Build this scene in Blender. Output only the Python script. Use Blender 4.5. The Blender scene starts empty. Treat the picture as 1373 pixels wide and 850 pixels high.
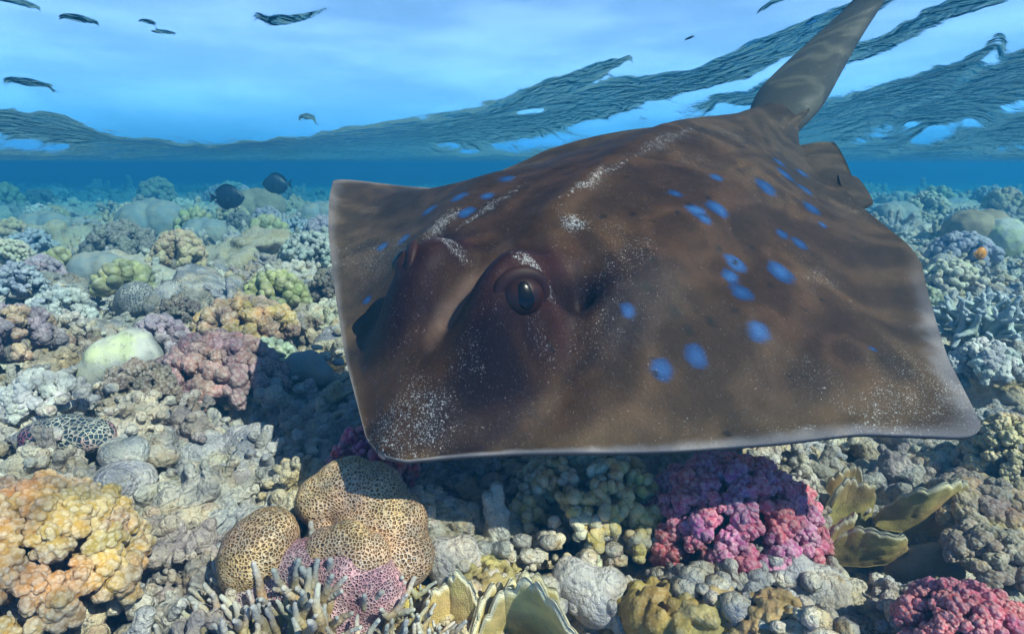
import bpy, math, random
import numpy as np
from mathutils import Vector, Matrix, Quaternion

rnd = random.Random(11)
scene = bpy.context.scene
col = scene.collection

# ------------------------------------------------------------------ camera, sky, sun, exposure
FPX, CX, CY, PITCH = 818.0, 686.5, 425.0, math.atan(195 / 818.0)
cam_d = bpy.data.cameras.new("camera")
cam = bpy.data.objects.new("camera", cam_d)
col.objects.link(cam)
cam_d.sensor_width = 36.0
cam_d.lens = 36.0 * FPX / 1373.0
cam_d.clip_start, cam_d.clip_end = 0.02, 2000
cam.location = (0, 0, 0)
cam.rotation_euler = (math.pi / 2 - PITCH, 0, 0)
scene.camera = cam

SUN_TO = Vector((0.52, -0.46, 0.72)).normalized()
sun_el = math.asin(SUN_TO.z)
sun_az = math.atan2(SUN_TO.x, SUN_TO.y)
world = bpy.data.worlds.new("World")
scene.world = world
world.use_nodes = True
wn = world.node_tree.nodes
wn.clear()
sky = wn.new("ShaderNodeTexSky")
sky.sky_type = 'NISHITA'
sky.sun_disc = False
sky.sun_elevation = sun_el
sky.sun_rotation = sun_az
sky.air_density, sky.dust_density, sky.ozone_density = 1.0, 0.6, 3.0
bgn = wn.new("ShaderNodeBackground")
bgn.inputs[1].default_value = 0.06
wo = wn.new("ShaderNodeOutputWorld")
# bright cloud bank low all round the horizon, breaking up higher into thin streaks
wl = world.node_tree.links
wtc = wn.new("ShaderNodeTexCoord")
wsep = wn.new("ShaderNodeSeparateXYZ")
wl.new(wtc.outputs['Generated'], wsep.inputs[0])
wmap = wn.new("ShaderNodeMapping")
wmap.inputs['Scale'].default_value = (3.0, 3.0, 14.0)
wl.new(wtc.outputs['Generated'], wmap.inputs[0])
wnz = wn.new("ShaderNodeTexNoise")
wnz.inputs['Scale'].default_value = 1.6
wnz.inputs['Detail'].default_value = 5
wl.new(wmap.outputs[0], wnz.inputs['Vector'])
wr1 = wn.new("ShaderNodeMapRange")
wr1.interpolation_type = 'SMOOTHSTEP'
for k_, v_ in enumerate((.02, .42, 1.0, 0.0)):
    wr1.inputs[k_ + 1].default_value = v_
wl.new(wsep.outputs['Z'], wr1.inputs[0])
wr2 = wn.new("ShaderNodeMapRange")
wr2.interpolation_type = 'SMOOTHSTEP'
for k_, v_ in enumerate((.36, .70, .35, .95)):
    wr2.inputs[k_ + 1].default_value = v_
wl.new(wnz.outputs['Fac'], wr2.inputs[0])
wm = wn.new("ShaderNodeMath")
wm.operation = 'MULTIPLY'
wl.new(wr1.outputs[0], wm.inputs[0])
wl.new(wr2.outputs[0], wm.inputs[1])
wmix = wn.new("ShaderNodeMix")
wmix.data_type = 'RGBA'
wl.new(wm.outputs[0], wmix.inputs[0])
wl.new(sky.outputs[0], wmix.inputs[6])
wmix.inputs[7].default_value = (10.5, 12.5, 23.5, 1)
wl.new(wmix.outputs[2], bgn.inputs[0])
world.node_tree.links.new(bgn.outputs[0], wo.inputs[0])

sun_d = bpy.data.lights.new("sun", 'SUN')
sun_d.energy = 5.0
sun_d.angle = math.radians(0.5)
sun_d.color = (1.0, 0.86, 0.68)
sun = bpy.data.objects.new("sun", sun_d)
col.objects.link(sun)
sun.rotation_euler = SUN_TO.to_track_quat('Z', 'Y').to_euler()

vs = scene.view_settings
vs.view_transform = 'Standard'
vs.look = 'None'
vs.gamma = 1.0
vs.use_curve_mapping = False
vs.exposure = 1.45
cy = scene.cycles
cy.use_denoising = True
cy.use_adaptive_sampling = True
cy.adaptive_threshold = .02
cy.max_bounces = 6
cy.diffuse_bounces = 2
cy.glossy_bounces = 2
cy.transmission_bounces = 2
cy.volume_bounces = 0
cy.transparent_max_bounces = 8
cy.caustics_reflective = False
cy.caustics_refractive = False

# ------------------------------------------------------------------ numeric helpers
SP, CP = math.sin(PITCH), math.cos(PITCH)


def ray_dir(px, py):
    xc, yc = (px - CX) / FPX, (CY - py) / FPX
    return np.array([xc, CP + SP * yc, -SP + CP * yc])


def at(px, py, depth):
    return ray_dir(px, py) * depth


def project(P):
    P = np.asarray(P)
    z = P[..., 1] * CP - P[..., 2] * SP
    up = P[..., 1] * SP + P[..., 2] * CP
    return CX + FPX * P[..., 0] / z, CY - FPX * up / z, z


def sm(a, b, x):
    t = np.clip((x - a) / (b - a), 0, 1)
    return t * t * (3 - 2 * t)


def _h(ix, iy, iz, s):
    with np.errstate(over='ignore'):
        n = (ix.astype(np.int64) * 73856093) ^ (iy.astype(np.int64) * 19349663) ^ (iz.astype(np.int64) * 83492791) ^ np.int64(s * 2654435761 % (2 ** 40))
        n = (n ^ (n >> 13)) * 1274126177
        n = n ^ (n >> 16)
        n = n * 69069 + 1
        n = n ^ (n >> 11)
    return (n & 0xffffff) / float(0x1000000)


def vn(p, s=0):
    i = np.floor(p).astype(np.int64)
    f = p - i
    f = f * f * f * (f * (f * 6 - 15) + 10)
    r = 0
    for dx in (0, 1):
        for dy in (0, 1):
            for dz in (0, 1):
                w = (f[:, 0] if dx else 1 - f[:, 0]) * (f[:, 1] if dy else 1 - f[:, 1]) * (f[:, 2] if dz else 1 - f[:, 2])
                r = r + w * _h(i[:, 0] + dx, i[:, 1] + dy, i[:, 2] + dz, s)
    return r * 2 - 1


def fbm(p, o=4, s=0, g=.5):
    r = 0
    a = 1
    t = 0
    for k in range(o):
        r = r + a * vn(p * 2.03 ** k + 17.3 * k, s + k)
        t += a
        a *= g
    return r / t


def P3(x, y, c=0.0):
    return np.stack([x, y, np.full_like(x, c)], 1)


def domes2(x, y, s, lo=.45, hi=.95):
    """rounded knobs: height of the tallest dome over each point of a jittered grid"""
    ix, iy = np.floor(x).astype(np.int64), np.floor(y).astype(np.int64)
    z0 = np.zeros_like(ix)
    best = np.zeros_like(x)
    for dx in (-1, 0, 1):
        for dy in (-1, 0, 1):
            jx, jy = ix + dx, iy + dy
            px_ = jx + _h(jx, jy, z0, s)
            py_ = jy + _h(jx, jy, z0 + 1, s)
            r = lo + (hi - lo) * _h(jx, jy, z0 + 2, s)
            d2 = (x - px_) ** 2 + (y - py_) ** 2
            best = np.maximum(best, np.sqrt(np.maximum(0, r * r - d2)))
    return best


def worley3(p, s=0):
    i = np.floor(p).astype(np.int64)
    best = np.full(len(p), 9.0)
    for dx in (-1, 0, 1):
        for dy in (-1, 0, 1):
            for dz in (-1, 0, 1):
                j = i + np.array([dx, dy, dz])
                q = np.stack([j[:, k] + _h(j[:, 0], j[:, 1], j[:, 2], s + 7 * k + 1) for k in range(3)], 1)
                best = np.minimum(best, ((p - q) ** 2).sum(1))
    return np.sqrt(best)


def mesh_np(name, V, F, mat=None, smooth=True):
    """F: (n,4) or (n,3) int array or list of such arrays"""
    me = bpy.data.meshes.new(name)
    Fs = F if isinstance(F, list) else [F]
    me.vertices.add(len(V))
    me.vertices.foreach_set('co', np.asarray(V, np.float32).ravel())
    nl = sum(f.size for f in Fs)
    npoly = sum(len(f) for f in Fs)
    me.loops.add(nl)
    me.polygons.add(npoly)
    me.loops.foreach_set('vertex_index', np.concatenate([f.ravel() for f in Fs]).astype(np.int32))
    tot = np.concatenate([np.full(len(f), f.shape[1]) for f in Fs]).astype(np.int32)
    st = np.concatenate([[0], np.cumsum(tot)[:-1]]).astype(np.int32)
    me.polygons.foreach_set('loop_start', st)
    me.polygons.foreach_set('loop_total', tot)
    me.polygons.foreach_set('use_smooth', np.full(npoly, smooth))
    me.update(calc_edges=True)
    me.validate()
    if mat:
        me.materials.append(mat)
    return me


def grid_faces(nu, nv, wrap_v=False):
    i, j = np.meshgrid(np.arange(nu - 1), np.arange(nv if wrap_v else nv - 1), indexing='ij')
    j2 = (j + 1) % nv
    return np.stack([i * nv + j, i * nv + j2, (i + 1) * nv + j2, (i + 1) * nv + j], -1).reshape(-1, 4)


def verts_of(me):
    V = np.empty(len(me.vertices) * 3, np.float32)
    me.vertices.foreach_get('co', V)
    return V.reshape(-1, 3).astype(float)


def normals_of(me):
    N = np.empty(len(me.vertices) * 3, np.float32)
    me.vertices.foreach_get('normal', N)
    return N.reshape(-1, 3).astype(float)


def set_verts(me, V):
    me.vertices.foreach_set('co', np.asarray(V, np.float32).ravel())
    me.update()


def attr(me, name, val):
    if val.ndim == 1:
        a = me.attributes.new(name, 'FLOAT', 'POINT')
        a.data.foreach_set('value', val.astype(np.float32))
    else:
        a = me.attributes.new(name, 'FLOAT_COLOR', 'POINT')
        a.data.foreach_set('color', np.concatenate([val, np.ones((len(val), 1))], 1).astype(np.float32).ravel())


_ico = {}


def ico(sub):
    if sub not in _ico:
        import bmesh
        bm = bmesh.new()
        bmesh.ops.create_icosphere(bm, subdivisions=sub, radius=1)
        me = bpy.data.meshes.new('tmp_ico')
        bm.to_mesh(me)
        bm.free()
        V = verts_of(me)
        F = np.array([p.vertices[:] for p in me.polygons])
        bpy.data.meshes.remove(me)
        _ico[sub] = (V, F)
    return _ico[sub]


def blob(name, balls, voxel, mat, smooth_it=3, disp=None):
    """union of balls (x,y,z,r[,sx,sy,sz]) voxel-remeshed to one skin"""
    V0, F0 = ico(2)
    Vs, Fs = [], []
    n = 0
    for b in balls:
        s = np.array(b[4:7]) if len(b) >= 7 else np.ones(3)
        Vs.append(V0 * b[3] * s + np.array(b[:3]))
        Fs.append(F0 + n)
        n += len(V0)
    me = mesh_np('tmp_blob', np.concatenate(Vs), np.concatenate(Fs))
    o = bpy.data.objects.new('tmp_blob', me)
    col.objects.link(o)
    m = o.modifiers.new('r', 'REMESH')
    m.mode = 'VOXEL'
    m.voxel_size = voxel
    if smooth_it:
        m2 = o.modifiers.new('s', 'SMOOTH')
        m2.factor = .5
        m2.iterations = smooth_it
    dg = bpy.context.evaluated_depsgraph_get()
    out = bpy.data.meshes.new_from_object(o.evaluated_get(dg))
    bpy.data.objects.remove(o)
    bpy.data.meshes.remove(me)
    out.name = name
    out.materials.clear()
    out.materials.append(mat)
    if disp:
        V = verts_of(out)
        N = normals_of(out)
        d, extra = disp(V, N)
        set_verts(out, V + N * d[:, None])
        if extra is not None:
            attr(out, 'tip', extra)
    out.polygons.foreach_set('use_smooth', np.ones(len(out.polygons), bool))
    return out


# ------------------------------------------------------------------ material helpers
class NT:
    def __init__(self, name):
        self.m = bpy.data.materials.new(name)
        self.m.use_nodes = True
        self.t = self.m.node_tree
        self.t.nodes.clear()
        self.out = self.n('OutputMaterial')

    def n(self, kind, **kw):
        nd = self.t.nodes.new('ShaderNode' + kind)
        for k, v in kw.items():
            setattr(nd, k, v)
        return nd

    def l(self, a, b):
        self.t.links.new(a, b)

    def put(self, sock, v):
        if isinstance(v, bpy.types.NodeSocket):
            self.l(v, sock)
        else:
            if hasattr(sock.default_value, '__len__') and not hasattr(v, '__len__'):
                v = (v, v, v, 1)
            if hasattr(v, '__len__') and len(v) == 3 and len(sock.default_value) == 4:
                v = (*v, 1)
            sock.default_value = v

    def noise(self, vec, scale, detail=3, rough=.55, dist=0.0):
        nd = self.n('TexNoise')
        self.l(vec, nd.inputs['Vector'])
        nd.inputs['Scale'].default_value = scale
        nd.inputs['Detail'].default_value = detail
        nd.inputs['Roughness'].default_value = rough
        nd.inputs['Distortion'].default_value = dist
        return nd.outputs['Fac']

    def voro(self, vec, scale, feature='F1', rand=1.0, out='Distance'):
        nd = self.n('TexVoronoi', feature=feature)
        self.l(vec, nd.inputs['Vector'])
        nd.inputs['Scale'].default_value = scale
        nd.inputs['Randomness'].default_value = rand
        return nd.outputs[out]

    def ramp(self, f, stops, interp='LINEAR'):
        nd = self.n('ValToRGB')
        nd.color_ramp.interpolation = interp
        el = nd.color_ramp.elements
        while len(el) < len(stops):
            el.new(.5)
        for e, (p, c) in zip(el, stops):
            e.position = p
            e.color = (*c, 1) if hasattr(c, '__len__') else (c, c, c, 1)
        self.put(nd.inputs[0], f)
        return nd.outputs[0]

    def mix(self, f, a, b, mode='MIX'):
        nd = self.n('Mix', data_type='RGBA', blend_type=mode)
        self.put(nd.inputs[0], f)
        self.put(nd.inputs[6], a)
        self.put(nd.inputs[7], b)
        return nd.outputs[2]

    def math(self, op, a, b=0.0, clamp=False):
        nd = self.n('Math', operation=op, use_clamp=clamp)
        self.put(nd.inputs[0], a)
        self.put(nd.inputs[1], b)
        return nd.outputs[0]

    def mapr(self, f, a, b, c=0.0, d=1.0):
        nd = self.n('MapRange', interpolation_type='SMOOTHSTEP')
        self.put(nd.inputs[0], f)
        for k, v in enumerate((a, b, c, d)):
            self.put(nd.inputs[k + 1], v)
        return nd.outputs[0]

    def bump(self, h, strength=.5, dist=.01, normal=None):
        nd = self.n('Bump')
        nd.inputs['Strength'].default_value = strength
        nd.inputs['Distance'].default_value = dist
        self.put(nd.inputs['Height'], h)
        if normal is not None:
            self.l(normal, nd.inputs['Normal'])
        return nd.outputs[0]

    def attr(self, name, out='Fac'):
        nd = self.n('Attribute', attribute_name=name)
        return nd.outputs[out]

    def bsdf(self, color, rough=.8, normal=None, spec=.25, **kw):
        b = self.n('BsdfPrincipled')
        self.put(b.inputs['Base Color'], color)
        self.put(b.inputs['Roughness'], rough)
        self.put(b.inputs['Specular IOR Level'], spec)
        for k, v in kw.items():
            self.put(b.inputs[k], v)
        if normal is not None:
            self.l(normal, b.inputs['Normal'])
        self.l(b.outputs[0], self.out.inputs['Surface'])
        return b


def tc(nt, which='Object'):
    return nt.n('TexCoord').outputs[which]


def mat_rubble(name, ground=False):
    """dead, encrusted coral rock: cream, lavender grey, ochre and olive crusts in patches"""
    t = NT(name)
    g = t.n('NewGeometry')
    pos = g.outputs['Position']
    info = t.n('ObjectInfo')
    p1 = t.noise(pos, 8, 3, .6, .5)
    p2 = t.noise(pos, 30, 4, .7)
    p3 = t.noise(pos, 110, 4, .75)
    c = t.ramp(p1, [(.32, (.30, .29, .36)), (.42, (.50, .47, .50)), (.52, (.76, .67, .55)), (.60, (.66, .44, .19)), (.70, (.46, .42, .25))])
    c2 = t.ramp(p2, [(.34, (.22, .18, .17)), (.44, (.46, .42, .44)), (.55, (.86, .76, .60)), (.68, (.60, .32, .32))])
    c = t.mix(.40, c, c2)
    if not ground:
        c = t.mix(.50, c, info.outputs['Color'])
    c = t.mix(t.mapr(p3, .56, .70, 0, .7), c, (.86, .80, .70))
    c = t.mix(t.mapr(p3, .42, .32, 0, .55), c, (.10, .08, .07))
    h = t.math('ADD', t.math('MULTIPLY', p3, 1.2), t.math('MULTIPLY', t.voro(pos, 95), -1.0))
    h = t.math('ADD', h, t.math('MULTIPLY', t.noise(pos, 300, 2), .5))
    t.bsdf(c, .85, t.bump(h, .9, .010), .1)
    return t.m


def mat_coral(name, bump_scale=260, tip_col=(.9, .85, .8), tip_amt=.45):
    """living coral: the colony's own colour, paler growing tips, fine polyp relief"""
    t = NT(name)
    info = t.n('ObjectInfo')
    pos = t.n('NewGeometry').outputs['Position']
    n1 = t.noise(pos, 26, 3, .6)
    c = info.outputs['Color']
    hsv = t.n('HueSaturation')
    t.put(hsv.inputs['Hue'], t.mapr(t.noise(pos, 9, 2), .35, .65, .482, .518))
    t.put(hsv.inputs['Value'], t.mapr(n1, .3, .7, .72, 1.2))
    t.l(c, hsv.inputs['Color'])
    c = hsv.outputs[0]
    tip = t.math('MULTIPLY', t.attr('tip'), tip_amt)
    c = t.mix(tip, c, t.mix(.6, c, tip_col))
    dv_ = t.voro(pos, bump_scale * .7, 'F1', .75)
    wart = t.math('SUBTRACT', 1.0, t.math('MULTIPLY', t.math('MULTIPLY', dv_, dv_), 3.2), True)
    c = t.mix(t.math('MULTIPLY', wart, .35), t.mix(.12, c, (.02, .01, .01)), t.mix(.35, c, tip_col))
    h = t.math('ADD', wart, t.math('MULTIPLY', t.noise(pos, bump_scale * 1.5, 2), .25))
    t.bsdf(c, .65, t.bump(h, .5, .0016), .2)
    return t.m


def mat_brain(name, scale, ridge, pit, band=None, edge=(.08, .31)):
    """honeycomb coral: pale walls round dark polyp pits"""
    t = NT(name)
    pos = t.n('NewGeometry').outputs['Position']
    wv = t.n('VectorMath', operation='ADD')
    t.l(pos, wv.inputs[0])
    nz = t.n('TexNoise')
    nz.inputs['Scale'].default_value = 30
    t.l(pos, nz.inputs['Vector'])
    sc = t.n('VectorMath', operation='SCALE')
    t.l(nz.outputs['Color'], sc.inputs[0])
    sc.inputs['Scale'].default_value = .010
    t.l(sc.outputs[0], wv.inputs[1])
    v = wv.outputs[0]
    e = t.voro(v, scale, 'DISTANCE_TO_EDGE', .8)
    wall = t.mapr(e, edge[0], edge[1], 1, 0)
    patch = t.noise(pos, 8, 2, .5)
    r = t.mix(t.mapr(patch, .40, .62), ridge, band or ridge)
    r = t.mix(t.mapr(t.noise(pos, 45, 3), .35, .75, 0, .45), r, (.55, .50, .44))
    c = t.mix(wall, pit, r)
    h = t.math('ADD', wall, t.math('MULTIPLY', t.noise(pos, 320, 2), .25))
    t.bsdf(c, .6, t.bump(h, 1.0, .010), .2)
    return t.m


M = {}
M['rubble'] = mat_rubble('encrusted_rock')
M['ground'] = mat_rubble('reef_rock', True)
M['coral'] = mat_coral('coral_skin')
M['finger'] = mat_coral('finger_coral_skin', 200, (.50, .56, .66), .9)
M['fire'] = mat_coral('fire_coral_skin', 520, (.95, .9, .75), 1.0)
M['brain'] = mat_brain('brain_coral_skin', 185, (.68, .45, .22), (.27, .13, .05), (.70, .43, .28))
M['pinkbrain'] = mat_brain('pink_brain_coral_skin', 190, (.54, .40, .43), (.36, .20, .23), (.64, .32, .36))
M['netbrain'] = mat_brain('net_coral_skin', 100, (.52, .50, .44), (.03, .06, .10), (.50, .16, .26), (.05, .22))
M['greybrain'] = mat_brain('grey_brain_coral_skin', 90, (.34, .33, .33), (.13, .12, .13))
M['creambrain'] = mat_brain('cream_brain_coral_skin', 140, (.55, .42, .28), (.25, .14, .08), (.55, .47, .40))


# ------------------------------------------------------------------ object helpers
def tag(o, label=None, cat=None, group=None, kind=None):
    for k, v in (('label', label), ('category', cat), ('group', group), ('kind', kind)):
        if v:
            o[k] = v
    return o


def thing(name, label, cat, loc=(0, 0, 0), group=None):
    o = bpy.data.objects.new(name, None)
    o.location = loc
    o.empty_display_size = .02
    col.objects.link(o)
    return tag(o, label, cat, group)


def part(name, me, parent=None, loc=(0, 0, 0), rot=None, scale=1.0, color=None, mat=None):
    o = bpy.data.objects.new(name, me)
    col.objects.link(o)
    if parent:
        o.parent = parent
    o.location = loc
    if rot is not None:
        o.rotation_mode = 'QUATERNION'
        o.rotation_quaternion = rot
    o.scale = scale if hasattr(scale, '__len__') else (scale,) * 3
    if color is not None:
        o.color = (*color, 1)
    if mat:
        o.material_slots[0].link = 'OBJECT'
        o.material_slots[0].material = mat
    return o


def up_to(d, spin=0.0):
    return Vector(d).to_track_quat('Z', 'Y') @ Quaternion((0, 0, 1), spin)


def jig(c, a=.12):
    k = 1 + rnd.uniform(-a, a)
    return tuple(min(1, max(0, v * k * (1 + rnd.uniform(-a, a) * .5))) for v in c)


# ------------------------------------------------------------------ sea bed
def ground_base(x, y):
    z = -.67 + .07 * fbm(P3(x * .9, y * .9, 2.), 3, 3) + .10 * fbm(P3(x * .35, y * .35, 5.), 2, 4)
    r = np.hypot(x, y)
    z = z + .16 * fbm(P3(x * .22, y * .22, 1.), 3, 14) * sm(3, 8, r)
    z = z + .05 * sm(.2, -1.2, x) * sm(2.5, 1.0, r)          # slightly higher to the left in front
    z = z - .35 * sm(6, 26, r) + .16 * sm(2.0, 7, x) * sm(2, 6, r)
    return z


def ground_lumps(x, y):
    h = .16 * domes2(x * 2.6, y * 2.6, 31) + .11 * domes2(x * 6.2 + 3, y * 6.2, 32)
    return h - .13


def ground_fine(x, y):
    wx = x + .03 * fbm(P3(x * 9, y * 9, 1.), 2, 71)
    wy = y + .03 * fbm(P3(x * 9, y * 9, 4.), 2, 72)
    h = .042 * domes2(wx * 15, wy * 15, 33, .3, .8) + .020 * domes2(wx * 34, wy * 34, 34, .3, .8)
    h = h + .022 * fbm(P3(x * 24, y * 24, 2.), 3, 35)
    c = fbm(P3(x * 2.7, y * 2.7, 7.), 3, 36)
    h = h - .20 * sm(.06, .26, c)                            # crevices between the heads
    return h


def gz(x, y):
    x = np.atleast_1d(np.asarray(x, float))
    y = np.atleast_1d(np.asarray(y, float))
    return ground_base(x, y) + ground_lumps(x, y)


def G(px, py):
    """point of the sea bed seen at a place of the photograph"""
    d = ray_dir(px, py)
    t = np.geomspace(.5, 60, 900)
    z = gz(d[0] * t, d[1] * t)
    k = np.argmax(d[2] * t < z)
    return Vector(d * t[k]), t[k]


NR, NA = 860, 620
rr = np.geomspace(.75, 95, NR)
aa = np.radians(np.linspace(-68, 68, NA))
RR, AA = np.meshgrid(rr, aa, indexing='ij')
gx, gy = (RR * np.sin(AA)).ravel(), (RR * np.cos(AA) - .55).ravel()
gzv = -.075 * sm(7, 3, RR.ravel()) + ground_base(gx, gy) + ground_lumps(gx, gy) + ground_fine(gx, gy)
me = mesh_np('reef', np.stack([gx, gy, gzv], 1), grid_faces(NR, NA)[:, ::-1], M['ground'])
tag(part('reef', me), kind='structure')

# ------------------------------------------------------------------ water surface
BANDS = [
    [(-120, 150, 10), (0, 166, 14), (60, 176, 18), (130, 190, 14), (240, 203, 9), (330, 200, 8), (400, 196, 11), (500, 190, 18), (560, 186, 22), (620, 178, 25), (690, 160, 31),
     (740, 146, 33), (800, 138, 24), (860, 124, 17), (930, 108, 15), (985, 86, 18), (1040, 60, 20), (1100, 40, 20), (1150, 15, 18), (1200, -18, 16), (1290, -70, 14)],
    [(715, 132, 14), (770, 108, 13), (808, 98, 9), (842, 80, 4)],
    [(960, 134, 6), (1000, 130, 10), (1060, 111, 13), (1110, 86, 14), (1180, 60, 14), (1240, 30, 12), (1330, -5, 10), (1420, -40, 10)],
    [(1060, 196, 22), (1130, 166, 28), (1190, 140, 20), (1250, 110, 15), (1290, 90, 10), (1330, 55, 6)],
    [(1100, 214, 10), (1180, 205, 8), (1230, 160, 16), (1300, 132, 24), (1373, 98, 30), (1450, 70, 30)],
    [(1180, 226, 8), (1270, 206, 12), (1373, 172, 20), (1480, 140, 20)],
    [(10, 0, 4), (40, 6, 6), (62, 13, 3)], [(95, 24, 3), (115, 29, 6), (140, 34, 2)], [(22, 110, 2), (45, 115, 6), (75, 119, 2)],
    [(197, 31, 2), (206, 32, 4), (215, 33, 2)], [(212, 44, 1.5), (228, 45, 3.5), (240, 45, 1)], [(350, 22, 4), (365, 29, 7), (400, 27, 7), (445, 14, 2)],
    [(1012, 18, 1), (1030, 8, 7), (1050, -2, 3)], [(408, 155, 2), (414, 156, 5), (422, 156, 2)], [(916, 54, 1), (928, 49, 2)],
]


def band_mask(px, py):
    n1 = fbm(P3(px * .012, py * .02, 1.), 3, 51)
    n2 = fbm(P3(px * .045, py * .06, 2.), 3, 52)
    b = np.zeros_like(px)
    for bi, bd in enumerate(BANDS):
        q = np.array(bd, float)
        big = q[:, 2].max() > 8
        yy = py + (n1 * 9 + n2 * 7 if big else n2 * 2)
        for (x0, y0, h0), (x1, y1, h1) in zip(q[:-1], q[1:]):
            dx, dy = x1 - x0, y1 - y0
            t = np.clip(((px - x0) * dx + (yy - y0) * dy) / (dx * dx + dy * dy), 0, 1)
            d = np.hypot(px - x0 - t * dx, yy - y0 - t * dy)
            h = h0 + (h1 - h0) * t
            b = np.maximum(b, sm(h * 1.25 + 2, h * .7, d))
    for hx, hy, hw, hh, an in ((1203, 178, 27, 11, -.45), (1250, 186, 42, 12, -.35), (1172, 222, 34, 13, -.1), (1345, 146, 26, 6, -.4), (712, 150, 20, 4, -.1), (600, 197, 16, 6, 0)):
        c_, s_ = math.cos(an), math.sin(an)
        u = ((px - hx) * c_ + (py - hy) * s_) / hw
        v = (-(px - hx) * s_ + (py - hy) * c_) / hh
        b = b * (1 - sm(1.25, .8, np.hypot(u, v)))
    return np.maximum(b, sm(205, 214, py + n2 * 6) * 1.0)


NRW, NAW = 620, 620
ra = np.concatenate([[.05, .5], np.geomspace(1.2, 9, NRW - 62), np.geomspace(9.4, 95, 60)])
az = np.concatenate([np.linspace(-180, -52, 40)[:-1], np.linspace(-52, 52, NAW - 80), np.linspace(52, 180, 42)[1:]])
azr = np.radians(az)
KER = np.exp(-(np.arange(-60, 61) / 26.0) ** 2)
KER /= KER.sum()
KER2 = np.exp(-(np.arange(-12, 13) / 4.0) ** 2)
KER2 /= KER2.sum()
Z = np.zeros((len(ra), len(az)))
Z[:3] = 1.36
front = sm(75, 52, np.abs(az))
for k in range(3, len(ra)):
    r0, r1 = ra[k - 1], ra[k]
    z0 = Z[k - 1]
    sx, sy = np.sin(azr) * r0, np.cos(azr) * r0
    fx, fy, fz = project(np.stack([sx / np.maximum(np.cos(azr), .3) * np.cos(np.clip(azr, -1.2, 1.2)), np.abs(sy) + .05, z0], 1))
    fx = np.clip(fx, -400, 1800)
    B = band_mask(fx, fy) * front + (1 - front) * sm(1.2, .2, z0)
    Z[k] = z0 + (r1 - r0) * (-.335 * (1 - B) + .012 * B)
    zp = np.pad(Z[k], 12, mode='wrap')
    zs = np.convolve(zp, KER2, 'valid')
    Z[k] = Z[k] + (zs - Z[k]) * (1 - math.exp(-(r1 - r0) / .10))
    zp = np.pad(Z[k], 60, mode='wrap')
    zs = np.convolve(zp, KER, 'valid')
    Z[k] = Z[k] + (zs - Z[k]) * (1 - math.exp(-(r1 - r0) / .35))
    Z[k] = np.maximum(Z[k], .12)
wx = (ra[:, None] * np.sin(azr)[None]).ravel()
wy = (ra[:, None] * np.cos(azr)[None]).ravel()
rad = np.hypot(wx, wy)
wz = Z.ravel() + sm(.8, 2.2, rad) * (.0035 * fbm(P3(wx * 7, wy * 5, 1.), 3, 61) + .012 * fbm(P3(wx * 1.6, wy * 1.2, 1.), 2, 62))
t = NT('water')
pos = t.n('NewGeometry').outputs['Position']
mp = t.n('Mapping')
t.l(pos, mp.inputs[0])
mp.inputs['Scale'].default_value = (1.0, .55, 0)
rip = t.math('ADD', t.noise(mp.outputs[0], 5.5, 2, .45, 1.4), t.math('MULTIPLY', t.noise(mp.outputs[0], 17, 1.5, .5, 1.0), .22))
nrm = t.bump(rip, .8, .09)
geo = t.n('NewGeometry')
dot = t.n('VectorMath', operation='DOT_PRODUCT')
nrm2 = t.bump(rip, .10, .05)
t.l(nrm2, dot.inputs[0])
t.l(geo.outputs['Incoming'], dot.inputs[1])
cosv = t.math('ABSOLUTE', dot.outputs['Value'])
win = t.mapr(cosv, .26, .335, 1, .02)                 # total internal reflection beyond the critical angle
gl = t.n('BsdfGlossy')
gl.inputs['Roughness'].default_value = .01
gl.inputs['Color'].default_value = (.34, .58, .80, 1)
t.l(nrm, gl.inputs['Normal'])
tr = t.n('BsdfTransparent')
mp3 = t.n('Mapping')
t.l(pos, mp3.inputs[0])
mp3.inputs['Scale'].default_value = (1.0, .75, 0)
lens = t.noise(mp3.outputs[0], 5.5, 2, .45, 1.2)  # caustic network painted as bright and dim transparency, no real focusing by waves
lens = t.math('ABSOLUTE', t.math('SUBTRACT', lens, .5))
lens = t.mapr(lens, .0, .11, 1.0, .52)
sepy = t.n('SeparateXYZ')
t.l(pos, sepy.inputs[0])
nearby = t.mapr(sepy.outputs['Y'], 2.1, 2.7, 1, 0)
lens = t.math('ADD', t.math('MULTIPLY', lens, nearby), t.math('MULTIPLY', t.math('SUBTRACT', 1.0, nearby), .80))   # painted caustics shape the sunlight only on the unseen near side; even tint beyond
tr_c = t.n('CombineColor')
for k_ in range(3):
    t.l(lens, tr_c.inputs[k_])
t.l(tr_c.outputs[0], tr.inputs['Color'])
rf = t.n('BsdfRefraction')
rf.inputs['IOR'].default_value = 1.05
rf.inputs['Roughness'].default_value = .0
t.l(nrm2, rf.inputs['Normal'])
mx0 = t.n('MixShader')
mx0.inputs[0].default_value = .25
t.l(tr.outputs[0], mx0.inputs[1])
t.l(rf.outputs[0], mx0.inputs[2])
mx = t.n('MixShader')
t.l(win, mx.inputs[0])
t.l(mx0.outputs[0], mx.inputs[1])
t.l(gl.outputs[0], mx.inputs[2])
t.l(mx.outputs[0], t.out.inputs['Surface'])
M['water'] = t.m
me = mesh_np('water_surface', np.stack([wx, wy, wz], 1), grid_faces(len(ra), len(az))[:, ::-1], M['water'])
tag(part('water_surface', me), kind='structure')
WTOP = float(wz.max())

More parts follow.
